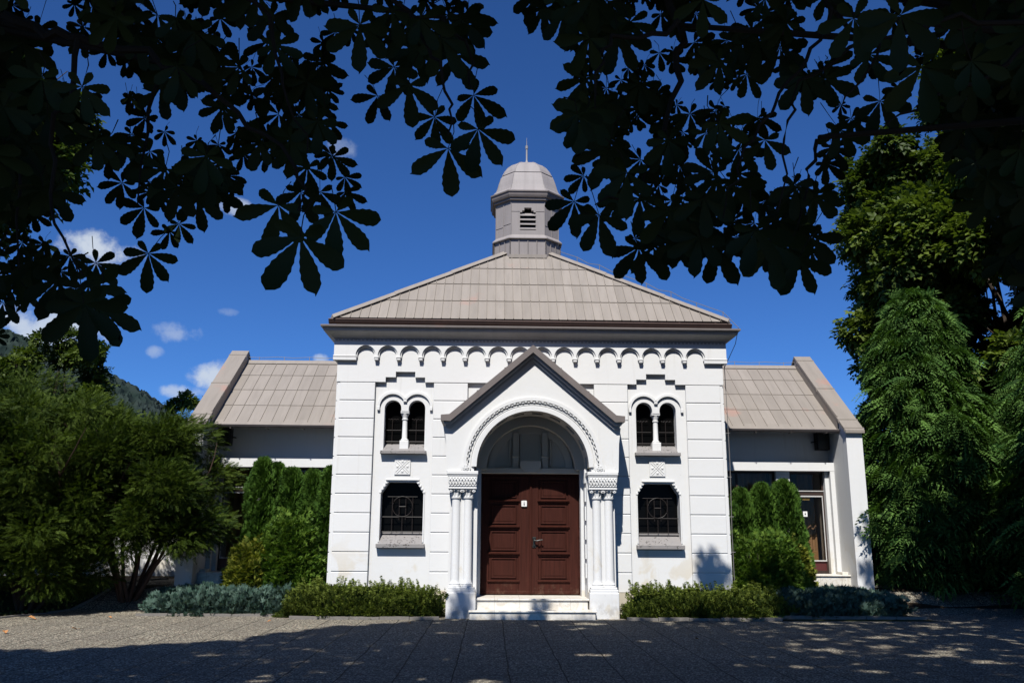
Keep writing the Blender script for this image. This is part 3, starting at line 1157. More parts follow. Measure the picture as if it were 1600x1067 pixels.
# double door
dfm = MB()
dfm.box(-1.03, -.985, .27, .40, .345, 2.74).box(.985, 1.03, .27, .40, .345, 2.74).box(-1.03, 1.03, .272, .40, 2.695, 2.742)
dfm.build('door_frame', M['door'], chapel)
for s in (-1, 1):
    leaf = MB()
    xa, xb = (-.982, .012) if s < 0 else (.018, .982)
    pa, pb = (-.835, -.235) if s < 0 else (.165, .775)
    leaf.box(xa, xb, .325, .37, .365, 2.69)
    # stiles and rails stand proud of the panels
    leaf.cbox(xa, pa, .30, .35, .365, 2.69, .006).cbox(pb, xb, .30, .35, .365, 2.69, .006)
    rails = [(.365, .60), (1.10, 1.165), (1.625, 1.69), (2.14, 2.205), (2.63, 2.69)]
    for z0, z1 in rails:
        leaf.cbox(pa - .001, pb + .001, .301, .35, z0, z1, .006)
    for i, z in enumerate((.615, 1.15, 1.675, 2.19)):
        leaf.plate([(.262, z + .012), (.268, z - .008), (.31, z - .018), (.33, z - .03), (.33, z + .03), (.30, z + .028)], pa - .02, pb + .02, axis='x')
        ztop = (1.10, 1.625, 2.14, 2.63)[i]
        za, zb = z + .06, ztop - .035
        leaf.cbox(pa + .045, pb - .045, .303, .34, za, za + .022, .006)
        leaf.cbox(pa + .045, pb - .045, .303, .34, zb - .022, zb, .006)
        leaf.cbox(pa + .045, pa + .067, .303, .34, za + .02, zb - .02, .006)
        leaf.cbox(pb - .067, pb - .045, .303, .34, za + .02, zb - .02, .006)
        leaf.cbox(pa + .10, pb - .10, .319, .34, za + .05, zb - .05, .004)
    leaf.cbox(xa, xb, .285, .33, .37, .43, .012)
    if s < 0:
        leaf.cbox(-.012, .036, .272, .33, .372, 2.688, .01)
    else:
        for z in (.75, 1.55, 2.3):
            leaf.tube([(.975, .295, z - .07), (.975, .295, z + .07)], .014)
    d = leaf.build('door', M['door'], chapel)
    if s > 0:
        h = MB()
        h.cbox(.055, .105, .278, .305, 1.275, 1.475, .008)
        h.cbox(.045, .115, .282, .305, 1.43, 1.48, .008).cbox(.045, .115, .282, .305, 1.265, 1.31, .008)
        h.tube([(.08, .30, 1.415), (.08, .225, 1.415)], .014, 8)
        h.tube([(.07, .225, 1.415), (.13, .222, 1.405), (.19, .222, 1.418), (.245, .225, 1.425)], .016, 8, .012)
        h.tube([(.08, .27, 1.32), (.08, .26, 1.32)], .018, 8)
        h.build('handle', M['black'], d)
n_ = link('notice', None)
n_.location = (-.125, .268, 2.14)
tag(n_, 'small white paper notice stuck on the brown portal door', 'notice')
q_ = MB()
q_.plate([(-.055, -.05), (-.045, -.06), (.048, -.06), (.055, -.05), (.055, .045), (.045, .058), (-.03, .058), (-.055, .05)], 0, .004)
q_.build('paper', M['paper'], n_)
q_ = MB()
q_.box(-.006, .008, -.003, .001, .024, .038).box(-.012, .014, -.003, .001, -.006, .006).box(-.010, .012, -.003, .001, -.022, -.012).box(-.008, .009, -.003, .001, -.04, -.03)
q_.build('print', M['ink'], n_)

# entrance steps
b = MB()
b.cbox(-1.075, 1.045, -.64, .36, -.05, .318, .008)
b.cbox(-1.10, 1.07, -.67, .34, .318, .352, .008)
b.build('upper_step', M['marble'], chapel)
b = MB()
b.cbox(-1.17, 1.15, -.955, -.60, -.05, .128, .008)
b.cbox(-1.19, 1.17, -.98, -.60, .128, .16, .008)
b.build('lower_step', M['marble'], chapel)

# lightning conductor
b = MB()
hipA, hipB = Vector((ex, ey0, ez)), Vector((tx, YC - ty, tz))
line = []
for i in range(15):
    p = hipA.lerp(hipB, .03 + .95 * i / 14) + Vector((0, 0, .17 + .02 * math.sin(i * 2.1) - (.03 if i % 2 else 0)))
    line.append(p)
    if i % 2 == 0:
        b.tube([p - Vector((0, 0, .16)), p + Vector((0, 0, .01))], .008, 5)
line.append(Vector((.75, YC - .76, 8.2)))
b.tube(line, .007, 5)
b.tube([line[0], (4.22, -.25, 5.90), (4.33, -.05, 5.6), (4.30, .6, 5.35), (4.25, 1.9, 5.0)][:1] + [(4.28, -.30, 5.72), (4.30, .05, 5.45), (4.2, .6, 5.05)], .007, 5)
b.tube([(4.12, .35, 5.5), (4.12, .3, 4.3), (4.13, .3, 3.0), (4.10, .3, 1.6), (4.10, .3, .1)], .008, 5)
for z in (1.2, 1.9, 2.7, 3.6):
    b.tube([(3.98, .3, z), (4.15, .3, z)], .009, 5)
b.build('lightning_conductor', M['wire'], chapel)

# side wings ----------------------------------------------------------------
for s in (-1, 1):
    def X(a, b_):
        return (a, b_) if s > 0 else (-b_, -a)
    rx, tin = MB(), []
    xa, xb = X(3.9, 7.11)
    sheet_roof(rx, tin, (xa, 2.0, 3.965), (xb, 2.0, 3.965), (xb, 4.3, 5.80), (xa, 4.3, 5.80), .27, 4, .012, .016)
    sheet_roof(rx, tin, (xb, 6.6, 3.965), (xa, 6.6, 3.965), (xa, 4.3, 5.80), (xb, 4.3, 5.80), .27, 4, .012, .016)
    wr = rx.build('wing_roof', M['roof'], chapel, tint=tin)
    b = MB()
    b.add([(xa, 4.18, 5.735), (xb, 4.18, 5.735), (xb, 4.3, 5.845), (xa, 4.3, 5.845), (xb, 4.42, 5.735), (xa, 4.42, 5.735)], [(0, 1, 2, 3), (3, 2, 4, 5)])
    MB().add([(xa, 1.90, 3.90), (xb, 1.90, 3.90), (xb, 2.06, 4.03), (xa, 2.06, 4.03)], [(0, 1, 2, 3)]).build('eave_flashing', M['roof'], wr, tint=[.55])
    b.tube([(xa, 4.3, 5.92)] + [(xa + (xb - xa) * i / 8, 4.3, 5.92 + .012 * (-1) ** i) for i in range(1, 9)], .006, 5)
    for i in range(5):
        x = xa + (xb - xa) * (i + .5) / 5
        b.tube([(x, 4.3, 5.83), (x, 4.3, 5.93)], .007, 5)
    b.build('ridge_capping', M['roof'], wr, tint=[.55] * 90)
    b = MB()
    half_pipe((xa, 1.86, 3.885), (xb, 1.86, 3.875), .062, b)
    b.tube([(xa, 1.80, 3.885), (xb, 1.80, 3.875)], .010)
    for i in range(4):
        x = xa + (xb - xa) * (i + .6) / 4
        b.box(x - .012, x + .012, 1.795, 2.0, 3.80, 3.812)
    b.build('wing_gutter', M['cap'], chapel, smooth=True, tint=[.5] * 90)
    b = MB()
    b.box(*X(3.95, 7.12), 2.62, 2.80, 3.02, 4.10)                      # wall between the glazing and the eave
    b.box(*X(3.96, 7.11), 2.30, 2.70, 2.985, 3.175)                    # sunlit band over the glazing
    b.box(*X(7.0, 7.108), 2.305, 2.9, .55, 2.99)                       # jamb by the gable wall
    b.box(*X(6.91, 7.02), 2.42, 2.9, .55, 2.99)
    b.box(*X(5.78, 6.10), 2.44, 2.9, .55, 2.99)                        # post between window and door
    b.box(*X(3.95, 5.80), 2.46, 2.8, .4, .72)
    b.box(*X(3.95, 7.12), 2.0, 2.62, 3.98, 4.0) if False else None
    b.build('wing_wall', M['white'], chapel)
    MB().box(*X(3.95, 7.12), 6.3, 6.5, .3, 4.1).build('rear_wall', M['white'], chapel)
    gw = MB()
    gw.plate([(1.5, -.1), (1.5, 3.80), (4.3, 5.99), (7.1, 3.80), (7.1, -.1)], *X(7.1, 7.46), axis='x')
    gable = gw.build('gable_wall', M['white'], chapel)
    b = MB()
    cp = [(1.42, 3.765), (4.3, 6.015), (7.18, 3.765), (7.18, 3.83), (4.3, 6.085), (1.42, 3.83)]
    b.plate(cp, *X(7.065, 7.495), axis='x')
    for u in (.02, .12, .52, .93):
        y = 1.42 + 2.88 * u
        z = 3.83 + (6.085 - 3.83) * u
        b.box(*X(7.055, 7.505), y - .012, y + .012, z - .07, z + .018)
    # sheet upstand against the roof
    b.plate([(1.85, 3.86), (1.85, 4.2), (4.3, 6.06), (4.3, 5.7)], *X(7.07, 7.098), axis='x')
    b.build('gable_capping', M['roof'], gable, tint=[.35] * 200)
    # glazing
    wd = link('wing_window', None, chapel)
    b = MB()
    xa, xb = X(4.0, 5.79)
    b.box(xa, xb, 2.560, 2.585, .72, 2.98)
    b.build('pane', M['glass'], wd)
    b = MB()
    for x in (xa + .03, (xa + xb) / 2, xb - .03):
        b.box(x - .025, x + .025, 2.540, 2.600, .72, 2.98)
    b.box(xa, xb, 2.541, 2.601, .72, .78).box(xa, xb, 2.541, 2.601, 2.93, 2.985)
    b.build('frame', M['bronze'], wd)
    gd = link('glass_door', None, chapel)
    b = MB()
    xa, xb = X(6.10, 6.92)
    b.box(xa, xb, 2.590, 2.602, 1.0, 2.98)
    b.build('pane', M['glass'], gd)
    b = MB()
    for x0, x1 in ((xa, xa + .05), (xb - .05, xb)):
        b.box(x0, x1, 2.550, 2.630, .70, 2.99)
    b.box(xa, xb, 2.551, 2.629, 2.44, 2.53).box(xa, xb, 2.551, 2.629, 2.93, 2.99).box(xa, xb, 2.551, 2.629, .70, .76)
    b.build('frame', M['bronze'], gd)
    b = MB()
    b.box(xa + .05, xb - .05, 2.575, 2.615, .76, .985)
    b.build('kick_panel', M['maroon'], gd)
    b = MB()
    b.box(xa, xb, 2.535, 2.550, 2.53, 2.55).box(xa + .045, xb - .045, 2.538, 2.550, 2.405, 2.435)
    b.box(xa + .045, xa + .065, 2.538, 2.550, .98, 2.41).box(xb - .065, xb - .045, 2.538, 2.550, .98, 2.41).box(xa + .045, xb - .045, 2.537, 2.550, .965, .99)
    b.build('trim_strip', M['alu'], gd)
    b = MB()
    b.cbox(*X(6.0, 7.11), 1.85, 2.450, .42, .665, .008).cbox(*X(5.98, 7.105), 1.82, 2.450, .665, .695, .008)
    b.cbox(*X(6.97, 7.10), 1.95, 2.31, .69, .75, .008)
    b.build('wing_step', M['marble'], chapel)
    # dim room behind the glass
    b = MB()
    b.box(*X(4.0, 7.1), 5.2, 5.25, .5, 3.9).box(*X(4.0, 7.1), 2.8, 5.3, .60, .66).box(*X(4.0, 7.1), 2.8, 5.3, 3.2, 3.25)
    b.build('room', M['interior'], chapel)
    b = MB()
    for (x0, x1, yy) in ((4.05, 5.75, 3.0), (6.55, 6.95, 3.25)):
        a0, b0 = X(x0, x1)
        n = int((b0 - a0) / .02)
        vs = []
        for i in range(n + 1):
            x = a0 + (b0 - a0) * i / n
            y = yy + .03 * math.sin(i * .9) + .012 * math.sin(i * 2.3)
            vs += [(x, y, .70), (x, y, 3.1)]
        b.add(vs, [(2 * i, 2 * i + 2, 2 * i + 3, 2 * i + 1) for i in range(n)])
    b.build('curtain', M['curtain'], chapel, smooth=True)

# things on and in the wings
for s, lab in ((-1, 'black speaker box under the left wing eave, beside the gable wall'), (1, 'black speaker box under the right wing eave, beside the gable wall')):
    sp_ = empty('wall_speaker', (s * 6.93, 2.5, 3.68), lab, 'speaker', 'speaker boxes under the wing eaves')
    b = MB()
    b.cbox(-.14, .14, -.10, .10, -.20, .20, .012)
    b.build('cabinet', M['speaker'], sp_)
    b = MB()
    b.cbox(-.12, .12, -.108, -.09, -.18, .18, .004)
    b.build('grille', M['black'], sp_)
    b = MB()
    b.tube([(s * -.10, .05, 0), (s * -.2, .05, -.01), (s * -.2, .15, -.01)], .016)
    b.build('bracket', M['iron'], sp_)
lamp = empty('wall_lamp', (5.95, 2.43, 2.62), 'small caged glass lamp on the white post of the right wing', 'lamp')
b = MB()
b.lathe([(.045, -.03), (.06, 0), (.065, .06), (.05, .12), (.02, .15)], 0, -.08, 12)
b.build('globe', M['glassw'], lamp, smooth=True)
b = MB()
b.lathe([(.05, -.07), (.055, -.03), (.03, -.02)], 0, -.08, 12)
b.tube([(0, 0, -.05), (0, -.08, -.05)], .02)
for q in range(6):
    a = R(60 * q)
    b.tube([(.058 * math.cos(a), -.08 + .058 * math.sin(a), -.03), (.078 * math.cos(a), -.08 + .078 * math.sin(a), .05), (.05 * math.cos(a), -.08 + .05 * math.sin(a), .15), (0, -.08, .175)], .006, 4)
b.build('cage', M['iron'], lamp)
nt = empty('notice', (6.46, 2.583, 2.02), 'small white paper sheet on the glass door of the right wing', 'notice')
b = MB()
b.box(-.05, .05, 0, .003, -.06, .06)
b.build('paper', M['paper'], nt)
b = MB()
b.box(-.012, .014, -.003, .001, -.02, .012).box(-.008, .008, -.003, .001, .022, .032)
b.build('print', M['ink'], nt)
stk = empty('sticker', (6.50, 2.583, 2.36), 'narrow yellow sticker near the top of the right wing glass door', 'sticker')
b = MB()
b.box(-.085, .085, 0, .003, -.02, .02)
b.build('film', M['yellow'], stk)
for (x, y, z, wdt, hgt, lab) in ((6.60, 2.86, .66, .36, .52, 'tall cardboard box standing inside the right wing glass door'), (6.47, 2.76, .66, .22, .30, 'low cardboard box in front, inside the right wing glass door')):
    cb = empty('cardboard_box', (x, y, z), lab, 'box', 'cardboard boxes behind the glass door')
    b = MB()
    b.cbox(-wdt / 2, wdt / 2, -.08 if wdt < .3 else -.05, .05, 0, hgt, .004)
    b.build('carton', M['cardboard'], cb)
    b = MB()
    b.box(-.02, .02, -.084 if wdt < .3 else -.054, .0, hgt - .06, hgt + .003)
    b.build('tape', M['curtain'], cb)

# low white walls that run on from the gable walls
for (x0, x1, y, lab) in ((-14.5, -7.45, 4.4, 'white garden wall behind the dark yews, left of the chapel'), (7.45, 9.6, 4.6, 'white garden wall stub behind the drooping cypress, right of the chapel')):
    gwl = empty('garden_wall', ((x0 + x1) / 2, y, .4), lab, 'wall')
    b = MB()
    b.box(-(x1 - x0) / 2, (x1 - x0) / 2, 0, .25, -.3, 1.95)
    b.build('wall_body', M['white'], gwl)
    b = MB()
    b.cbox(-(x1 - x0) / 2, (x1 - x0) / 2, -.04, .29, 1.95, 2.02, .01)
    b.build('coping', M['cap'], gwl, tint=[.5] * 12)

#PLANTS

# ------------------------------------------------------------------ plants: many small leaf-sized faces spread through each crown


def unit(a):
    return a / np.maximum(np.linalg.norm(a, axis=-1, keepdims=True), 1e-9)


def frames(axis, normal, roll=None):
    """orthonormal frames (columns: side, axis, normal) for arrays of directions"""
    a = unit(axis)
    n = normal - (normal * a).sum(1, keepdims=True) * a
    n = unit(n)
    s = np.cross(a, n)
    return np.stack([s, a, n], axis=2)


def scatter(name, tmpl, P, Fm, S, tint, mat, parent, smooth=False):
    """one mesh made of a leaf template repeated at P (N,3), turned by Fm (N,3,3), sized by S"""
    tv, tf = tmpl
    tv = np.asarray(tv, float)
    N, K = len(P), len(tv)
    V = np.einsum('nij,kj->nki', Fm, tv) * np.asarray(S).reshape(-1, 1, 1) + P[:, None, :]
    V = V.reshape(-1, 3)
    loops = np.concatenate([np.asarray(f) for f in tf])
    tot = np.array([len(f) for f in tf])
    L = (loops[None, :] + (np.arange(N) * K)[:, None]).ravel()
    T = np.tile(tot, N)
    St = np.concatenate([[0], np.cumsum(T)[:-1]])
    me = bpy.data.meshes.new(name)
    me.vertices.add(len(V))
    me.vertices.foreach_set('co', V.astype(np.float32).ravel())
    me.loops.add(len(L))
    me.loops.foreach_set('vertex_index', L.astype(np.int32))
    me.polygons.add(len(T))
    me.polygons.foreach_set('loop_start', St.astype(np.int32))
    me.polygons.foreach_set('loop_total', T.astype(np.int32))
    me.update(calc_edges=True)
    at = me.attributes.new('tint', 'FLOAT', 'POINT')
    at.data.foreach_set('value', np.repeat(np.clip(tint, 0, 1), K).astype(np.float32))
    me.materials.append(mat)
    return link(name, me, parent)


def join_t(parts):
    V, Fs = [], []
    for v, f in parts:
        o = len(V)
        V += list(v)
        Fs += [tuple(i + o for i in q) for q in f]
    return V, Fs


def rotz(v, a):
    c, s_ = math.cos(a), math.sin(a)
    return [(x * c - y * s_, x * s_ + y * c, z) for x, y, z in v]


def leaflet(L, W, n=9, serr=0.0, droop=.25, fold=.12, peak=.66):
    """one obovate leaflet along +y, from its stalk at the origin"""
    vs, fs = [], []
    for i in range(n + 1):
        t = .05 + .95 * i / n
        w_ = t ** 1.25 * max(0, 1 - t) ** .5 / .3535 * (1 if n > 6 else 1.1)
        if i == n:
            w_ = 0.0
        w_ *= W * (1 + (serr if i % 2 else -serr))
        y = t * L
        z = -droop * L * t * t
        vs += [(-w_, y, z - fold * w_), (0, y, z), (w_, y, z - fold * w_)]
    for i in range(n):
        a = 3 * i
        fs += [(a, a + 1, a + 4, a + 3), (a + 1, a + 2, a + 5, a + 4)]
    vs[3 * n + 1] = (0, L * 1.055, vs[3 * n + 1][2] - .02 * L)
    vs += [(-.004, 0, 0), (.004, 0, 0)]
    m = len(vs)
    fs.append((m - 2, m - 1, 2, 0))
    return vs, fs


def palmate(n=10, serr=.07, seed=0, count=7, fat=1.0):
    """a horse-chestnut leaf: five to seven leaflets from one hub, the middle one longest (length 1), small ones swept back"""
    rg = random.Random(seed)
    spec = {7: [(-138, .40), (-88, .68), (-42, .92), (0, 1.0), (41, .93), (86, .70), (136, .42)], 5: [(-105, .5), (-50, .85), (0, 1.0), (50, .85), (104, .5)],
            6: [(-120, .42), (-66, .8), (-22, 1.0), (22, .98), (64, .8), (118, .45)]}[count]
    parts = []
    for a, L in spec:
        a += rg.uniform(-7, 7)
        L *= rg.uniform(.9, 1.08)
        v, f = leaflet(L * 1.04, (.17 + .03 * rg.random()) * fat * (L ** .75), n, serr, rg.uniform(.05, .42), rg.uniform(0, .3))
        tw = rg.uniform(-.35, .35)
        v = [(x, y, z + x * tw) for x, y, z in v]
        parts.append((rotz(v, R(-a)), f))
    return join_t(parts)


def kite(L, W, z=0.0):
    return [(0, 0, 0), (W, L * .55, z), (0, L, -.15 * L), (-W, L * .55, z)], [(0, 1, 2), (0, 2, 3)]


def fan(n, spread, L, W, droop=.1, seed=0):
    rg = random.Random(seed)
    parts = []
    for i in range(n):
        a = (i / (n - 1) - .5) * spread + rg.uniform(-.1, .1)
        l = L * rg.uniform(.7, 1.05) * (1 - .25 * abs(i / (n - 1) - .5) * 2)
        v = [(-W * .4, 0, 0), (W * .4, 0, 0), (W, l * .55, .04 * L), (0, l, -droop * l), (-W, l * .55, .04 * L)]
        parts.append((rotz([(x, y, z + rg.uniform(-.02, .02) * L) for x, y, z in v], -a), [(0, 1, 2, 3, 4)]))
    return join_t(parts)


def sprig(n, L, lw, ll, droop=.35, angle=55, seed=0):
    """a twig with two ranks of narrow leaves"""
    rg = random.Random(seed)
    parts = []
    for i in range(n):
        t = (i + .5) / n
        for s_ in (-1, 1):
            l = ll * (1 - .6 * t ** 2) * rg.uniform(.8, 1.2)
            v = [(-lw, 0, 0), (lw, 0, 0), (lw * .9, l * .6, 0), (0, l, -.12 * l), (-lw * .9, l * .6, 0)]
            v = rotz(v, -s_ * R(angle + rg.uniform(-12, 12)))
            parts.append(([(x, y + t * L, z - droop * L * t * t) for x, y, z in v], [(0, 1, 2, 3, 4)]))
    v = [(-lw, L * .9, -droop * L * .8), (lw, L * .9, -droop * L * .8), (0, L * 1.12, -droop * L * 1.15)]
    parts.append((v, [(0, 1, 2)]))
    return join_t(parts)


T_CHEST = [palmate(13, .06, q, c_) for q, c_ in enumerate((7, 7, 6, 5, 7, 6))]
T_CHEST_LOW = [palmate(3, 0, 20 + q, c_, 1.15) for q, c_ in enumerate((7, 6, 5))]
T_FAN = fan(6, 1.9, 1.0, .11, .12, 1)
T_SPRIG = sprig(7, 1.0, .055, .36, .3, 52, 2)
T_FROND = join_t([(rotz(v, a), f) for a, (v, f) in ((0, sprig(9, 1.0, .040, .20, .75, 34, 3)), (.24, sprig(7, .84, .038, .17, .85, 34, 4)), (-.27, sprig(7, .78, .038, .17, .95, 34, 5)), (.52, sprig(4, .55, .036, .15, 1.0, 34, 8)))])
T_YEW = sprig(7, 1.0, .034, .30, .28, 50, 12)
T_LEAVES = join_t([([(x + ox, y + oy, z + oz) for x, y, z in rotz(kite(1, .32, .08)[0], a)], kite(1, .3)[1]) for a, ox, oy, oz in
                   ((0, 0, .2, 0), (1.2, .1, 0, .15), (-1.1, -.1, 0, -.1), (2.5, .15, -.1, .3), (-2.3, -.1, -.2, .2))])
T_NEEDLE = fan(4, .7, 1.0, .07, .0, 6)


def rnd(n):
    return unit(RNG.normal(size=(n, 3)))


def lumps(n, seed):
    """a smooth random field on directions, for uneven outlines"""
    rg = np.random.default_rng(seed)
    k_ = rg.normal(size=(n, 3)) * 2.6
    p_ = rg.uniform(0, 6.28, n)

    def f(d):
        return np.sin(d @ k_.T + p_).mean(axis=1) * math.sqrt(n) / 1.4
    return f


def cone_plant(name, loc, h, r, n, tmpl, size, mat, label, cat, group=None, shape=.75, base=.06, seed=0, up=.6, out=.8, droop=0.0, stem=.05, lump=.16, tint=(.1, .9), inner=.45, lean=(0, 0)):
    """a narrow conifer: sprays on and under an uneven cone, a stem inside"""
    root = empty(name, loc, label, cat, group)
    u = RNG.uniform(base, 1, n) ** .9
    th = RNG.uniform(0, 2 * math.pi, n)
    lf = lumps(9, seed)
    prof_ = np.minimum(1, (u / .18) ** .6) * np.clip(1 - u, 0, 1) ** shape
    d = np.stack([np.cos(th), np.sin(th), u * 3.2], 1)
    rad = prof_ * r * (1 + lump * lf(d * 1.6)) * RNG.uniform(inner, 1.0, n) ** .45
    P = np.stack([np.cos(th) * rad + lean[0] * u, np.sin(th) * rad + lean[1] * u, u * h], 1)
    o = np.stack([np.cos(th), np.sin(th), np.zeros(n)], 1)
    ax = o * out + np.array([0, 0, up]) + rnd(n) * .45
    nm = np.stack([-np.sin(th), np.cos(th), np.zeros(n)], 1) * .7 + rnd(n) * .6 + o * .3 if droop == 0 else o * .9 + np.array([0, 0, .55]) + rnd(n) * .45
    S = size * RNG.uniform(.6, 1.15, n)
    tn = RNG.uniform(*tint, n) + .15 * lf(d * 3 + 2)
    scatter('foliage', tmpl, P, frames(ax, nm), S, tn, mat, root)
    b = MB()
    b.tube([(0, 0, -.1), (lean[0] * .5, lean[1] * .5, h * .5), (lean[0] * .9, lean[1] * .9, h * .93)], stem, 6, .012)
    b.build('stem', M['bark'], root)
    return root


def mound(name, loc, rx_, ry_, h, n, tmpl, size, mat, label, cat, group=None, seed=0, up=.5, out=.7, lump=.2, tint=(.1, .9), box=2.6, flat=.3, stems=9):
    """a low spreading bush: sprays through a squared-off mound"""
    root = empty(name, loc, label, cat, group)
    d = rnd(n)
    d[:, 2] = np.abs(d[:, 2])
    lf = lumps(10, seed)
    nrm = (np.abs(d) ** box).sum(1, keepdims=True) ** (1 / box)
    q = d / nrm * (1 + lump * lf(d * 3.5))[:, None]
    rr = RNG.uniform(.35, 1, n) ** .4
    P = q * rr[:, None] * np.array([rx_, ry_, h])
    o = d * np.array([1 / rx_, 1 / ry_, 1 / h])
    o = unit(o)
    ax = o * out + np.array([0, 0, up]) + rnd(n) * .5
    nm = rnd(n) * .8 + np.array([0, 0, flat])
    tn = RNG.uniform(*tint, n) + .2 * lf(d * 5 + 1)
    scatter('foliage', tmpl, P, frames(ax, nm), size * RNG.uniform(.55, 1.2, n), tn, mat, root)
    b = MB()
    for i in range(stems):
        a, q_ = random.uniform(0, 6.28), random.uniform(.2, .75)
        x, y = math.cos(a) * rx_ * q_, math.sin(a) * ry_ * q_
        b.tube([(x * .15, y * .15, -.1), (x * .65, y * .65, h * .3), (x, y, h * .75)], .014, 5, .005)
    b.build('stem', M['bark'], root)
    return root


def blob_crown(blobs, n, seed=0, inner=.55):
    """points, outward directions and clump tones on many overlapping leaf clumps; blobs = (x, y, z, r)"""
    B = np.array(blobs, float)
    wgt = B[:, 3] ** 2
    i = RNG.choice(len(B), n, p=wgt / wgt.sum())
    d = rnd(n)
    lf = lumps(8, seed)
    rad = B[i, 3] * RNG.uniform(inner ** 3, 1, n) ** (1 / 3) * (1 + .25 * lf(d * 3 + i[:, None] * 1.7))
    P = B[i, :3] + d * rad[:, None] * np.array([1, 1, .8])
    tone = np.random.default_rng(seed).uniform(-.22, .22, len(B))[i]
    return P, d, tone


def branch_tubes(b, base, tip, r, bend=.15, n=6, sub=0):
    base, tip = Vector(base), Vector(tip)
    side = Vector((random.uniform(-1, 1), random.uniform(-1, 1), random.uniform(-.3, .6))) * (tip - base).length * bend
    pts = [base.lerp(tip, i / n) + side * math.sin(math.pi * i / n) * (1 if i < n else 0) + Vector((random.uniform(-1, 1), random.uniform(-1, 1), 0)) * r * .6 * (0 < i < n) for i in range(n + 1)]
    b.tube(pts, r, 7, r * .35)
    for j in range(sub):
        p = pts[random.randint(2, n - 1)]
        d = (tip - base).normalized() + Vector((random.uniform(-1, 1), random.uniform(-1, 1), random.uniform(-.2, .8))) * .9
        branch_tubes(b, p, p + d.normalized() * (tip - base).length * random.uniform(.3, .5), r * .4, bend, 4, 0)
    return pts


# ---- clipped bed plants by the chapel
random.seed(5)


def shoots(root, n, rx_, ry_, h, hh, seed):
    """young upright shoots standing out of the top of a hedge"""
    rg = random.Random(seed)
    P, A, Nn, S = [], [], [], []
    for _ in range(n):
        x, y = rg.uniform(-rx_, rx_) * .92, rg.uniform(-ry_, ry_) * .7
        L = rg.uniform(.3, 1) ** 1.6 * hh
        z0 = h * .8
        d = Vector((rg.uniform(-.45, .45), rg.uniform(-.45, .45), 1)).normalized()
        m = int(7 + L * 45)
        for i in range(m):
            p = Vector((x, y, z0)) + d * L * i / m
            a = rg.uniform(0, 6.28)
            P.append(p)
            A.append((math.cos(a), math.sin(a), rg.uniform(.1, .8)))
            Nn.append((rg.uniform(-.5, .5), rg.uniform(-.5, .5), 1))
            S.append(rg.uniform(.6, 1.1) * .036)
    scatter('shoots', T_LEAVES, np.array(P), frames(np.array(A, float), np.array(Nn, float)), S, RNG.uniform(.4, 1, len(P)), M['hedge'], root)


for (x0, x1, lab, sd, hh) in ((-4.55, -1.74, 'low leafy yellow-green hedge in front of the wall, left of the entrance steps', 1, .33), (1.78, 4.75, 'low leafy yellow-green hedge in front of the wall, right of the entrance steps', 2, .28)):
    hroot = mound('hedge', ((x0 + x1) / 2, -.50, 0), (x1 - x0) / 2, .50, (.50 if sd == 1 else .46), 15000, T_LEAVES, .042, M['hedge'], lab, 'hedge', 'hedges beside the steps', sd, .35, .8, .22, (-.1, 1.0), 4, .5, 22)
    shoots(hroot, 150, (x1 - x0) / 2, .5, .55, hh, sd)
for (x0, x1, y, ry_, lab, sd, hh) in ((-7.35, -4.35, .30, .80, 'spreading blue-green juniper at the left end of the bed', 3, .46), (4.6, 7.3, .30, .85, 'spreading blue-green juniper at the right end of the bed, in the shade', 4, .46)):
    mound('juniper', ((x0 + x1) / 2, y, 0), (x1 - x0) / 2, ry_, hh, 9500, T_FAN, .105, M['juniper'], lab, 'juniper', 'junipers at the bed ends', sd, .65, .9, .17, (.0, .9), 3.6, .2, 16)


def foot(x, y, px_top=None):
    return (x, y, ground_z(x, y))


def px_at(x, y, Y):
    d = px_dir(x, y)
    return CAM + d * ((Y - CAM.y) / d.y)


for i, (px, py, Y, rr, lab) in enumerate(((413, 722, 1.55, .40, 'leftmost of the dark green thujas by the left glass door'), (434, 730, 1.75, .36, 'second thuja from the left, thin and pointed, before the left white post'),
                                          (458, 738, 1.6, .44, 'middle one of the dark green thujas left of the chapel front'), (490, 741, 1.6, .42, 'thuja with a flat top, second from the chapel corner on the left'),
                                          (517, 736, 1.5, .42, 'thuja pressed against the left corner of the chapel front'),
                                          (1157, 770, 1.45, .42, 'thuja pressed against the right corner of the chapel front'), (1189, 762, 1.5, .44, 'middle one of the three thujas right of the chapel front'),
                                          (1224, 757, 1.45, .46, 'rightmost and tallest thuja, in front of the right glass door'))):
    tip = px_at(px, py, Y)
    zf = ground_z(0, Y)
    cone_plant('thuja', (tip.x, Y, zf), tip.z - zf + .05, rr * 1.18, 5600, T_FAN, .118, M['thuja'], lab, 'thuja', 'thujas in front of the wings', .44, .03, 30 + i, .75, .6, 0, .035, .36, (.0, .95))
for (x, y, rx_, ry_, h, mt, lab, sd, n) in ((-4.95, .95, .72, .62, 1.78, 'bush', 'bushy light green false cypress in front of the left thujas', 51, 6500),
                                            (-5.72, .80, .52, .5, 1.3, 'golden', 'golden-tipped bush at the left of the light green false cypress', 52, 4200),
                                            (4.85, .80, .92, .6, 1.5, 'bush', 'bushy light green false cypress in front of the right thujas', 53, 7500),
                                            (5.55, .95, .42, .4, 1.30, 'golden', 'small golden bush beside the right light green false cypress', 54, 2200)):
    mound('conifer_bush', (x, y, ground_z(x, y) * .5), rx_, ry_, h, n * 2, T_FAN, .095, M[mt], lab, 'bush', 'bushes in front of the thujas', sd, .35, 1.0, .16, (.0, .95), 2.2, .7, 8)

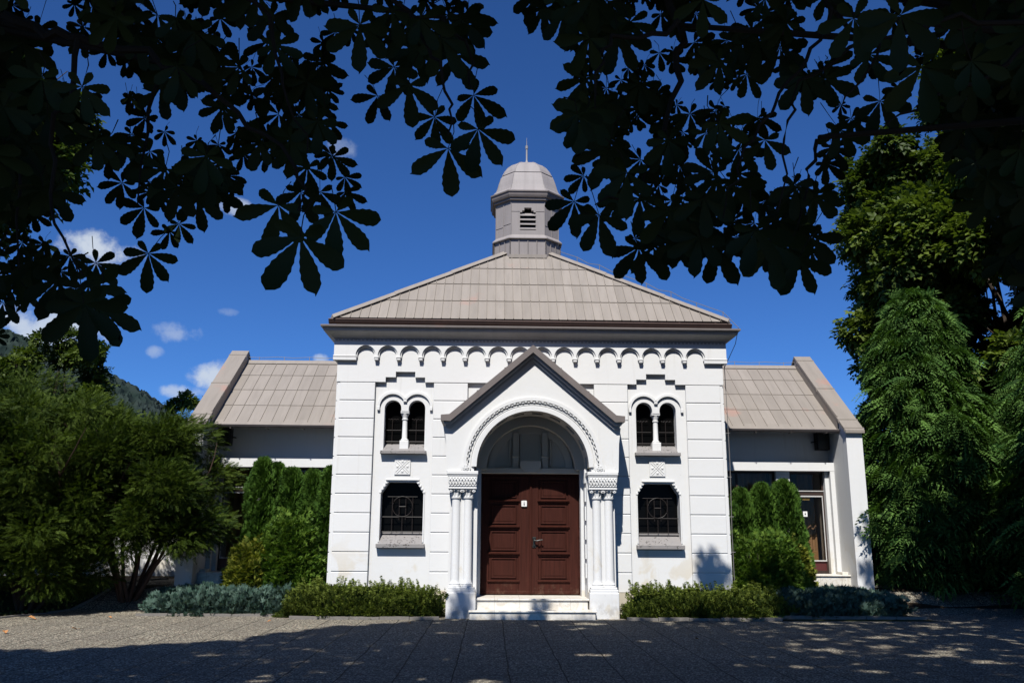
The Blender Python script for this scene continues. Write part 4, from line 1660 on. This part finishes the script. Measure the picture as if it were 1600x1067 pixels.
# ---- yews on the left: several stems each, feathery dark crown
random.seed(8)
for i, (x, y, h, rr, lab) in enumerate(((-8.2, 1.0, 3.75, 1.8, 'yew nearest the chapel, its long sprays reaching over the left gable wall'), (-9.95, .5, 4.35, 1.95, 'middle one of the dark multi-stemmed yews on the left'),
                                        (-11.75, -1.3, 4.2, 2.0, 'yew at the left edge, nearest the paving'), (-12.4, 2.9, 4.9, 2.3, 'tall yew at the left, behind the other yews'))):
    root = empty('yew', (x, y, ground_z(x, y)), lab, 'tree', 'yews left of the chapel')
    b = MB()
    blobs = []
    for q in range(11):
        a = q * .57 + random.uniform(-.3, .3)
        e_ = random.uniform(.35, .8)
        tipx, tipy, tz_ = math.cos(a) * rr * e_, math.sin(a) * rr * e_, h * random.uniform(.62, .85)
        branch_tubes(b, (math.cos(a) * .12, math.sin(a) * .12, -.1), (tipx, tipy, tz_), .042, .12, 7, 4)
    b.build('trunk', M['bark_red'], root)
    for q in range(80):
        a, e_ = random.uniform(0, 6.28), random.uniform(.15, 1) ** .6
        zf = random.uniform(.29 if i == 0 else .16, .93)
        sc = math.sqrt(max(.05, 1 - ((zf - .52) / .5) ** 2))
        blobs.append((math.cos(a) * rr * e_ * sc, math.sin(a) * rr * e_ * sc, h * zf, random.uniform(.34, .58)))
    P, d, tone = blob_crown(blobs, 36000, 60 + i, .3)
    ax = d * .8 + np.array([0, 0, .25]) + rnd(len(P)) * .5 + unit(P * np.array([1, 1, 0])) * .5
    scatter('crown', T_YEW, P, frames(ax, np.array([0, -.35, .8]) + rnd(len(P)) * .7), RNG.uniform(.09, .20, len(P)), RNG.uniform(.05, 1, len(P)) + tone, M['yew'], root)

# ---- drooping false cypresses on the right: boughs that end in hanging plumes
def cypress(loc, h, rr, n_plume, seed, label):
    root = empty('false_cypress', loc, label, 'cypress', 'false cypresses right of the chapel')
    rg = np.random.default_rng(seed)
    lf = lumps(9, seed)
    Ps, Ax, Nm, Sz, Tn = [], [], [], [], []
    b = MB()
    b.tube([(0, 0, -.2), (.05, .02, h * .5), (0, 0, h * .95)], .14, 7, .015)
    for q in range(n_plume):
        u = rg.uniform(0, 1) ** .95
        th = rg.uniform(0, 2 * math.pi)
        o = np.array([math.cos(th), math.sin(th), 0.0])
        prof_ = min(1, (u / .16) ** .45) * max(0, 1 - u) ** .54
        rad = prof_ * rr * (1 + .24 * lf(np.array([[o[0] * 1.8, o[1] * 1.8, u * 4.2]]))[0]) * rg.uniform(.55, 1.06)
        c = o * rad + np.array([0, 0, u * h])
        tone = rg.normal(0, .16)
        turn = rg.normal(0, .5)
        od = np.array([math.cos(th + turn), math.sin(th + turn), 0.0])
        m = rg.integers(7, 12)
        big = rg.uniform(.75, 1.25) * (.75 + .25 * (1 - u))
        sd_ = np.array([-od[1], od[0], 0.0])
        for j in range(m):
            a_ = rg.normal(0, .38)
            Ps.append(c - od * rg.uniform(.0, .28) * big + sd_ * rg.normal(0, .10) + np.array([0, 0, rg.uniform(-.16, .16)]))
            Ax.append(od * math.cos(a_) + sd_ * math.sin(a_) + np.array([0, 0, rg.uniform(-.55, .15)]))
            Nm.append(np.array([0, 0, .8]) + od * 1.0 + rg.normal(0, .35, 3))
            Sz.append(.50 * big * rg.uniform(.7, 1.15))
            Tn.append(.45 + tone + rg.normal(0, .25))
        if q % 9 == 0 and u < .8:
            b.tube([(0, 0, u * h + .1), tuple(c * .55 + np.array([0, 0, u * h * .45 + .1])), tuple(c)], .022, 5, .006)
    scatter('foliage', T_FROND, np.array(Ps), frames(np.array(Ax), np.array(Nm)), Sz, np.array(Tn), M['cypress'], root)
    b.build('trunk', M['bark'], root)
    return root


cypress((9.3, 2.2, ground_z(0, 2.2)), 6.75, 1.95, 1250, 70, 'drooping false cypress with feathery sprays, beside the right gable wall')
cypress((11.35, -.4, ground_z(0, 0)), 7.3, 1.9, 1250, 71, 'drooping false cypress at the right edge of the picture')
cypress((12.6, 3.2, ground_z(0, 3)), 5.6, 1.6, 420, 72, 'shaded false cypress standing behind and between the two sunlit ones')

# ---- broadleaf trees behind


def broad_tree(name, loc, h, crown_r, crown_z, n, size, label, seed, mat='broad', tmpl=None, tint=(.1, .9), group=None, nb=60, flat=1.0, trunk_r=.3):
    random.seed(seed)
    root = empty(name, loc, label, 'tree', group)
    b = MB()
    b.tube([(0, 0, -.3), (.1, .05, crown_z * .5), (0, 0, crown_z), (.1, 0, h * .75)], trunk_r, 9, trunk_r * .3)
    b.build('trunk', M['bark'], root)
    lm, blobs = MB(), []
    for q in range(nb):
        v = Vector((random.gauss(0, 1), random.gauss(0, 1), random.gauss(0, 1))).normalized() * random.uniform(.45, 1) ** .5
        p = (v.x * crown_r * .85, v.y * crown_r * .85, crown_z + (v.z * .5 + .5) * (h - crown_z) * .95)
        blobs.append((*p, random.uniform(.16, .30) * crown_r * flat))
        if q % 6 == 0:
            branch_tubes(lm, (0, 0, random.uniform(.5, .9) * crown_z), p, trunk_r * .35, .12, 5, 1)
    lm.build('limb', M['bark'], root)
    P, d, tone = blob_crown(blobs, n, seed, .55)
    ax = d + np.array([0, 0, -.25]) + rnd(n) * .55
    tm = tmpl or [T_LEAVES]
    for q, t_ in enumerate(tm[:1]):
        scatter('crown', t_, P, frames(ax, np.array([0, 0, .8]) + d * .8 + rnd(n) * .5), size * RNG.uniform(.7, 1.25, n), RNG.uniform(*tint, n) + tone, M[mat], root)
    return root


broad_tree('chestnut_tree', (16.7, 8.5, .45), 17.5, 6.8, 1.2, 120000, .20, 'big sunlit broadleaf tree behind the false cypresses on the right', 81, 'broad', None, (.1, 1.0), None, 240, .68)
broad_tree('broadleaf_tree', (-19.5, 9.0, .45), 17.5, 5.0, 10.5, 22000, .26, 'tall sunlit tree at the upper left edge, behind the chestnut branches', 82, 'broad', None, (.0, .9), None, 70)
broad_tree('broadleaf_tree', (-14.6, 9.5, .45), 8.0, 1.9, 2.2, 7000, .12, 'small leafy tree rising behind the yews on the left', 83, 'broad', None, (.1, .75), None, 40, trunk_r=.15)
broad_tree('broadleaf_tree', (-12.7, 17.0, .45), 6.9, 1.3, 2.5, 4000, .12, 'little bright tree peeping out behind the left gable wall', 84, 'broad', None, (.3, .95), None, 30, trunk_r=.12)
broad_tree('broadleaf_tree', (18.5, 5.0, .45), 12.0, 5.0, .8, 30000, .26, 'dark broadleaf tree at the right edge behind the false cypress', 85, 'broad', None, (.0, .5), None, 80)

# ---- grass on the left
m_ = 5200
gx = RNG.uniform(-14, -8.4, m_)
gy = RNG.uniform(-4.5, 2.4, m_)
keep = gx < np.array([lawn_x(v_) for v_ in gy]) - .06
nz_ = np.sin(gx * 2.1 + 1) * np.sin(gy * 1.7) + RNG.normal(0, .35, m_)
keep &= nz_ > -.35
gx, gy = gx[keep], gy[keep]
P = np.stack([gx, gy, np.array([ground_z(0, v_) for v_ in gy]) - .005], 1)
A = rnd(len(P)) * .6 + np.array([0, 0, 1.0])
tag(scatter('grass', T_NEEDLE, P, frames(A, rnd(len(P))), RNG.uniform(.04, .10, len(P)), RNG.uniform(0, 1, len(P)), M['grass'], None), 'short patchy grass at the left edge of the paving', 'grass', kind='stuff')

# ---- dry leaves on the paving
random.seed(4)
for (px, py, sz, lab) in ((50, 968, .085, 'large curled dry orange leaf on the paving at the left'), (8, 990, .06, None), (117, 984, .05, None), (172, 966, .045, None), (640, 975, .045, None), (1088, 1000, .05, None), (420, 972, .04, None)):
    d = px_dir(px, py)
    p = CAM + d * (-CAM.z / d.z)
    o = empty('fallen_leaf', (p.x, p.y, .012), lab or 'small dry brown leaf lying flat on the paving', 'leaf', 'dry leaves on the paving')
    o.rotation_euler = (0, 0, random.uniform(0, 6))
    v, f = leaflet(sz * 2, sz * .6, 6, .15, -.25, -.5, .5)
    MB().add([(x, y - sz, z + .004) for x, y, z in v], f).build('blade', M['dryleaf'], o)
    MB().tube([(0, -sz, .004), (0, -sz * 1.5, .012)], .002, 4).build('stalk', M['dryleaf'], o)

# ------------------------------------------------------------------ the two chestnut trees overhead
S_N = np.array(SUN)


def shade_hit(P):
    """where each point's shadow falls on the ground"""
    t_ = P[:, 2] / S_N[2]
    return P[:, :2] - S_N[:2] * t_[:, None]


rg = np.random.default_rng(5)
holes = np.stack([rg.uniform(-1.6, 9, 80), rg.uniform(-7.8, -1.0, 80), rg.uniform(.05, .23, 80)], 1)
LITX = np.array([-30, -8.5, -7.2, -5.5, -4.1, -3.0, -2.2, -1.6, 30])
LITY = np.array([-6.2, -5.8, -5.3, -4.9, -3.4, -2.0, -1.25, -.5, -.5])


def shade_ok(P, gaps=True):
    """keep the sunny places of the forecourt and the front clear of leaves in the sun's path"""
    h_ = shade_hit(P)
    lim = np.interp(h_[:, 0], LITX, LITY) + .25 * np.sin(h_[:, 0] * 3.1) + .12 * np.sin(h_[:, 0] * 9)
    ok = h_[:, 1] < lim
    ok &= ~((h_[:, 1] > -1.0) & (h_[:, 0] < 4.6))
    right = (h_[:, 0] > 4.6) & (h_[:, 1] < np.interp(h_[:, 0], [4.6, 7.3, 7.6, 8.2, 9.8, 11, 12.5, 16], [1.2, 1.1, 3.2, 3.4, 3.0, 1.2, .6, .6]))
    ok |= right
    fx, fz = P[:, 0] - .2309 * P[:, 1], P[:, 2] + 1.3135 * P[:, 1]       # the same, on the plane of the front wall
    for (bx_, bz_, ra, rb) in ((3.62, .72, .26, .55), (-1.22, -.72, .2, .42), (.35, -.95, .14, .22)):
        ok |= ((fx - bx_) / ra) ** 2 + ((fz - bz_) / rb) ** 2 < 1
    if gaps:
        d2 = ((h_[:, None, 0] - holes[None, :, 0]) / 1.9) ** 2 + (h_[:, None, 1] - holes[None, :, 1]) ** 2
        ok &= ~(d2 < holes[None, :, 2] ** 2).any(1)
    return ok


def in_view(P, margin=0):
    C = np.array(CAM)
    Mx = np.array(cam_rot)
    V = (P - C) @ Mx
    x = 800 + F_PX * V[:, 0] / np.maximum(V[:, 1], 1e-3)
    y = 533.5 - F_PX * V[:, 2] / np.maximum(V[:, 1], 1e-3)
    return (V[:, 1] > .05) & (x > -margin) & (x < 1600 + margin) & (y > -margin) & (y < 1067 + margin), x, y


def inside(poly, x, y):
    c = np.zeros(len(x), bool)
    for i in range(len(poly)):
        (x0, y0), (x1, y1) = poly[i], poly[(i + 1) % len(poly)]
        hit = ((y0 > y) != (y1 > y)) & (x < (x1 - x0) * (y - y0) / ((y1 - y0) if y1 != y0 else 1e-9) + x0)
        c ^= hit
    return c


LEAF_L = .18


def hang(hub, r_len, tilt, rng, spread=.35):
    """frame of a limp leaf at hub: middle leaflet downwards, blade turned to the light above"""
    n = len(hub)
    v = unit(hub - np.array(CAM))
    up = np.tile(np.array([0, 0, 1.0]), (n, 1))
    sidev = unit(np.cross(v, up))
    down = -np.cross(sidev, v)
    a = np.asarray(tilt)
    ax = down * np.cos(a)[:, None] + sidev * np.sin(a)[:, None]
    nm = v * .9 + up * .28 + unit(rng.normal(size=(n, 3))) * spread
    return frames(ax + unit(rng.normal(size=(n, 3))) * spread * .4, nm)


LEFT = [(700, 232, 67, 0), (747, 202, 62, 15), (679, 183, 47, 0), (638, 133, 57, 5), (616, 105, 50, -15), (740, 149, 50, 45), (713, 86, 52, 25), (496, 104, 46, 45), (562, 39, 62, 0),
        (480, 127, 46, 10), (515, 191, 28, 35), (539, 277, 28, 40), (469, 370, 86, 0), (525, 331, 72, 25), (435, 321, 66, -15), (309, 310, 46, 12), (232, 396, 48, 0), (191, 286, 36, -40),
        (225, 325, 38, -25), (131, 475, 68, 5), (154, 478, 64, 30), (150, 411, 42, 45), (84, 299, 42, 30), (109, 400, 28, 10), (24, 430, 42, 20), (118, 450, 55, -20), (500, 300, 40, 20),
        (470, 300, 45, 10), (520, 245, 38, 40), (480, 262, 40, 0), (540, 300, 30, 50), (350, 300, 30, 40), (280, 350, 28, 20), (265, 362, 26, -20), (690, 60, 55, 30), (720, 30, 50, 40), (650, 75, 50, 0), (590, 150, 40, -20)]
RIGHT = [(921, 60, 54, -35), (914, 124, 50, -40), (918, 170, 66, -20), (967, 52, 56, 0), (940, 159, 50, -10), (912, 275, 30, -60), (1078, 178, 36, 0), (1029, 149, 32, 0), (1185, 62, 46, -30),
         (1189, 185, 30, 35), (1195, 219, 42, 5), (1155, 233, 42, 10), (1138, 285, 58, 20), (1039, 180, 32, 0), (897, 315, 54, -15), (936, 336, 58, 0), (962, 314, 36, -20), (998, 387, 54, -20),
         (1020, 385, 52, 15), (1273, 304, 44, 30), (1249, 402, 56, 0), (1266, 370, 48, 35), (1334, 29, 62, 0), (1312, 203, 44, 20), (1375, 158, 46, 0), (1440, 105, 66, 0), (1257, 120, 52, -20),
         (1407, 24, 72, -15), (1486, 112, 42, -30), (1092, 370, 58, -10), (1120, 385, 56, 5), (1150, 370, 50, 20), (1180, 360, 62, 10), (1205, 380, 60, 0), (1215, 345, 55, 25), (1060, 365, 50, 0),
         (1045, 330, 60, 0), (1000, 310, 55, -10), (980, 270, 60, -20), (950, 235, 60, -30), (1100, 310, 55, 0), (850, 15, 38, -45), (880, 22, 44, -20), (838, -8, 40, -40), (905, 10, 50, 0), (1290, 255, 30, 40), (1330, 185, 36, 15),
         (1240, 290, 40, 10), (1300, 230, 34, 20)]
L_POLY = [(-120, -80), (745, -80), (735, 40), (700, 75), (620, 75), (560, 45), (500, 70), (520, 130), (500, 200), (530, 270), (520, 300), (450, 285), (410, 250), (330, 320), (280, 305), (270, 350), (230, 320), (185, 275), (95, 300), (60, 340), (90, 400), (160, 440), (140, 490), (90, 470), (40, 450), (35, 520), (-120, 560)]
R_POLY = [(835, -80), (1720, -80), (1720, 520), (1600, 470), (1560, 400), (1530, 300), (1480, 230), (1430, 165), (1400, 160), (1340, 195), (1300, 190), (1270, 165), (1235, 140), (1215, 90), (1200, 120), (1185, 190), (1160, 230), (1200, 260), (1270, 300), (1290, 400), (1240, 405), (1160, 370), (1060, 395), (1000, 390), (965, 340), (1000, 320), (930, 275), (930, 230), (900, 180), (925, 130), (890, 60)]
L_TWIGS = [[(-60, 15), (60, 40), (130, 62), (260, 100), (370, 170), (470, 260), (475, 330)], [(260, 100), (230, 200), (215, 320)], [(130, 62), (90, 180), (80, 330), (130, 430)], [(330, -40), (420, 30), (440, 130), (480, 240)],
           [(560, -60), (640, 20), (680, 90), (705, 165), (700, 210)], [(640, 20), (700, 30), (735, 90), (740, 140)], [(-60, 150), (20, 260), (30, 420)]]
R_TWIGS = [[(1010, -60), (1062, 40), (1055, 130), (1030, 220), (1000, 300), (930, 320)], [(1062, 40), (960, 60), (925, 110), (930, 170)], [(1250, -60), (1300, 20), (1280, 60), (1235, 130), (1190, 200), (1150, 260), (1130, 340)],
           [(1300, 20), (1350, 60), (1245, 135), (1232, 210), (1215, 330)], [(1640, 40), (1500, 30), (1380, 60), (1310, 180)], [(1640, 40), (1540, 120), (1440, 160), (1380, 200)], [(1280, 215), (1262, 280), (1240, 370)]]


# loose places in the two crowns
SKY_GAPS = [(75, 10, 20), (98, 98, 18), (150, 105, 8), (180, 188, 16), (105, 232, 10), (275, 240, 6), (285, 185, 12), (370, 68, 20), (325, 215, 8), (1070, 135, 12), (1146, 17, 10), (1222, 157, 22),
            (1151, 157, 8), (1193, 270, 10), (1019, 67, 9), (1272, 45, 14), (1282, 62, 14), (1267, 95, 14), (1257, 190, 24), (1350, 10, 14), (1322, 45, 8), (1400, 105, 12), (1350, 205, 28),
            (1440, 150, 12), (1467, 51, 8), (1310, 270, 24), (555, 150, 24), (400, 190, 8), (460, 60, 10), (640, 5, 8), (960, 90, 8), (1110, 60, 8), (1000, 215, 6), (1090, 250, 8)]


def chestnut(side, trunk, label, explicit, poly, twigs, n_fill, canopy, seed):
    rg_ = np.random.default_rng(seed)
    random.seed(seed)
    root = empty('chestnut_tree', (trunk[0], trunk[1], 0), label, 'tree', 'horse chestnuts over the forecourt')
    O = np.array([trunk[0], trunk[1], 0.0])
    # leaves one can tell apart at the rim of the crown
    hubs, sizes, tilts = [], [], []
    for (x, y, r_, t_) in explicit:
        ln = LEAF_L * rg_.uniform(.92, 1.1)
        d = px_dir(x, y)
        hubs.append(np.array(CAM + d.normalized() * (ln * F_PX / (r_ * 1.06))))
        sizes.append(ln)
        tilts.append(R(t_))
    # the leaves behind and above them
    x0, y0 = np.min(poly, 0)
    x1, y1 = np.max(poly, 0)
    k_ = 0
    while k_ < n_fill:
        x, y = rg_.uniform(x0, x1), rg_.uniform(y0, y1)
        if not inside(poly, np.array([x]), np.array([y]))[0]:
            continue
        if (1300 < x < 1480 and rg_.random() < .5) or (y > 250 and rg_.random() < .3):
            k_ += 1
            continue
        r_ = rg_.uniform(23, 54) if rg_.random() < .5 else rg_.uniform(14, 32)
        if any((x - gx_) ** 2 + (y + r_ * .35 - gy_) ** 2 < (gr_ + .62 * r_) ** 2 for gx_, gy_, gr_ in SKY_GAPS):
            k_ += 1
            continue
        ln = LEAF_L * rg_.uniform(.7, 1.15)
        p = np.array(CAM + px_dir(x, y).normalized() * (ln * F_PX / r_))
        if p[2] > 7.2:
            continue
        k_ += 1
        if not shade_ok(p[None], True)[0]:
            continue
        hubs.append(p)
        sizes.append(ln)
        tilts.append(rg_.normal(0, .75))
    H = np.array(hubs)
    sizes = np.array(sizes)
    Fm = hang(H, None, np.array(tilts), rg_, .42)
    Fm[:len(explicit)] = hang(H[:len(explicit)], None, np.array(tilts)[:len(explicit)], np.random.default_rng(seed + 1), .16)
    which = rg_.integers(0, len(T_CHEST), len(H))
    Vs, parts = [], []
    # petioles: thin curved stalks from each hub up to its twig
    pt = MB()
    for i, h_ in enumerate(hubs):
        a = Vector(h_ - O)
        up = Vector((rg_.normal(0, .35), rg_.normal(0, .35), 1)).normalized() * sizes[i] * rg_.uniform(.7, 1.1)
        pt.tube([a, a + up * .5 + Vector((0, 0, .01)), a + up + Vector((rg_.normal(0, .02), rg_.normal(0, .02), 0))], .0016, 4, .0024)
    tag(pt.build('leaf_stalks', M['twig'], root), kind='stuff')
    # twigs and limbs that carry them
    b = MB()
    for tw in twigs:
        dep = rg_.uniform(3.6, 4.6)
        pts = []
        for j, (x, y) in enumerate(tw):
            d = px_dir(x, y).normalized()
            pts.append(Vector(np.array(CAM + d * (dep * (1 - .05 * j))) - O))
        fine = []
        for j in range(len(pts) - 1):
            for q in range(4):
                fine.append(pts[j].lerp(pts[j + 1], q / 4) + Vector((rg_.normal(0, .012), rg_.normal(0, .012), rg_.normal(0, .012))))
        fine.append(pts[-1])
        b.tube(fine, .022 if tw is twigs[0] else .011, 6, .003)
    b.build('twig', M['twig'], root)
    b = MB()
    b.tube([(0, 0, -.3), (.03, 0, .2), (0, .04, 1.5), (.05, 0, 3.0), (0, .05, 4.2), (.1, .1, 7.5)], .34, 12, .16)
    b.tube([(0, 0, -.3), (.0, 0, .05), (.0, .0, .5)], .48, 12, .33)
    b.build('trunk', M['bark'], root)
    lm = MB()
    for tw in twigs:
        d = px_dir(*tw[0]).normalized()
        q = Vector(np.array(CAM + d * 4.2) - O)
        lm.tube([(0, 0, 3.4), Vector((0, 0, 3.9)).lerp(q, .45) + Vector((0, 0, .5)), q], .055, 7, .012)
    cx, cy, cz, rx_, ry_, rz_ = canopy
    for q in range(9):
        a = q * .7
        p = Vector((cx - O[0] + math.cos(a) * rx_ * .7, cy - O[1] + math.sin(a) * ry_ * .7, cz + rg_.uniform(-.2, .6) * rz_))
        pp = np.array([Vector((0, 0, 4.0)).lerp(p, u) + Vector(O) for u in (.5, .75, 1)])
        if shade_ok(pp, False).all() and not in_view(pp, 40)[0].any():
            branch_tubes(lm, (0, 0, 3.6), p, .12, .08, 7, 2)
    lm.build('limb', M['twig'], root)
    crown = link('crown', None, root)
    for q in range(len(T_CHEST)):
        s_ = which == q
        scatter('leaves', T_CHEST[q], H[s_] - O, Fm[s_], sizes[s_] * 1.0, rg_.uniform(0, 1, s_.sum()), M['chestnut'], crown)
    # the rest of the crown, above and behind the viewpoint
    n = 32000
    v = unit(rg_.normal(size=(n, 3))) * rg_.uniform(.2, 1, (n, 1)) ** (1 / 2.2)
    P = v * np.array([rx_, ry_, rz_]) + np.array([cx, cy, cz])
    lf = lumps(10, seed + 3)
    iv, vx, vy = in_view(P, 70)
    ok = shade_ok(P) & (~iv | inside([(1515, -90), (1690, -90), (1690, 500), (1600, 480), (1572, 440), (1550, 300), (1520, 160)], vx, vy) & (np.linalg.norm(P - np.array(CAM), axis=1) > 8.5))
    P = P[ok]
    n = len(P)
    ax = unit(P - np.array([cx, cy, cz - 2])) * .6 + np.array([0, 0, -.7]) + unit(rg_.normal(size=(n, 3))) * .6
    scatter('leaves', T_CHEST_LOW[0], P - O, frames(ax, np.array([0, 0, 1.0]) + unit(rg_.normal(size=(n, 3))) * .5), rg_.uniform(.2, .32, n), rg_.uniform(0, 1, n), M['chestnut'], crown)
    return root


chestnut(-1, (-6.6, -13.2), 'horse chestnut whose dark branches hang in from the upper left', LEFT, L_POLY, L_TWIGS, 560, (-5.2, -13.5, 8.0, 7.0, 10.5, 3.4), 101)
chestnut(1, (6.4, -11.8), 'horse chestnut whose dark branches hang in from the upper right', RIGHT, R_POLY, R_TWIGS, 690, (5.2, -11.3, 8.2, 9.0, 11.5, 3.6), 202)
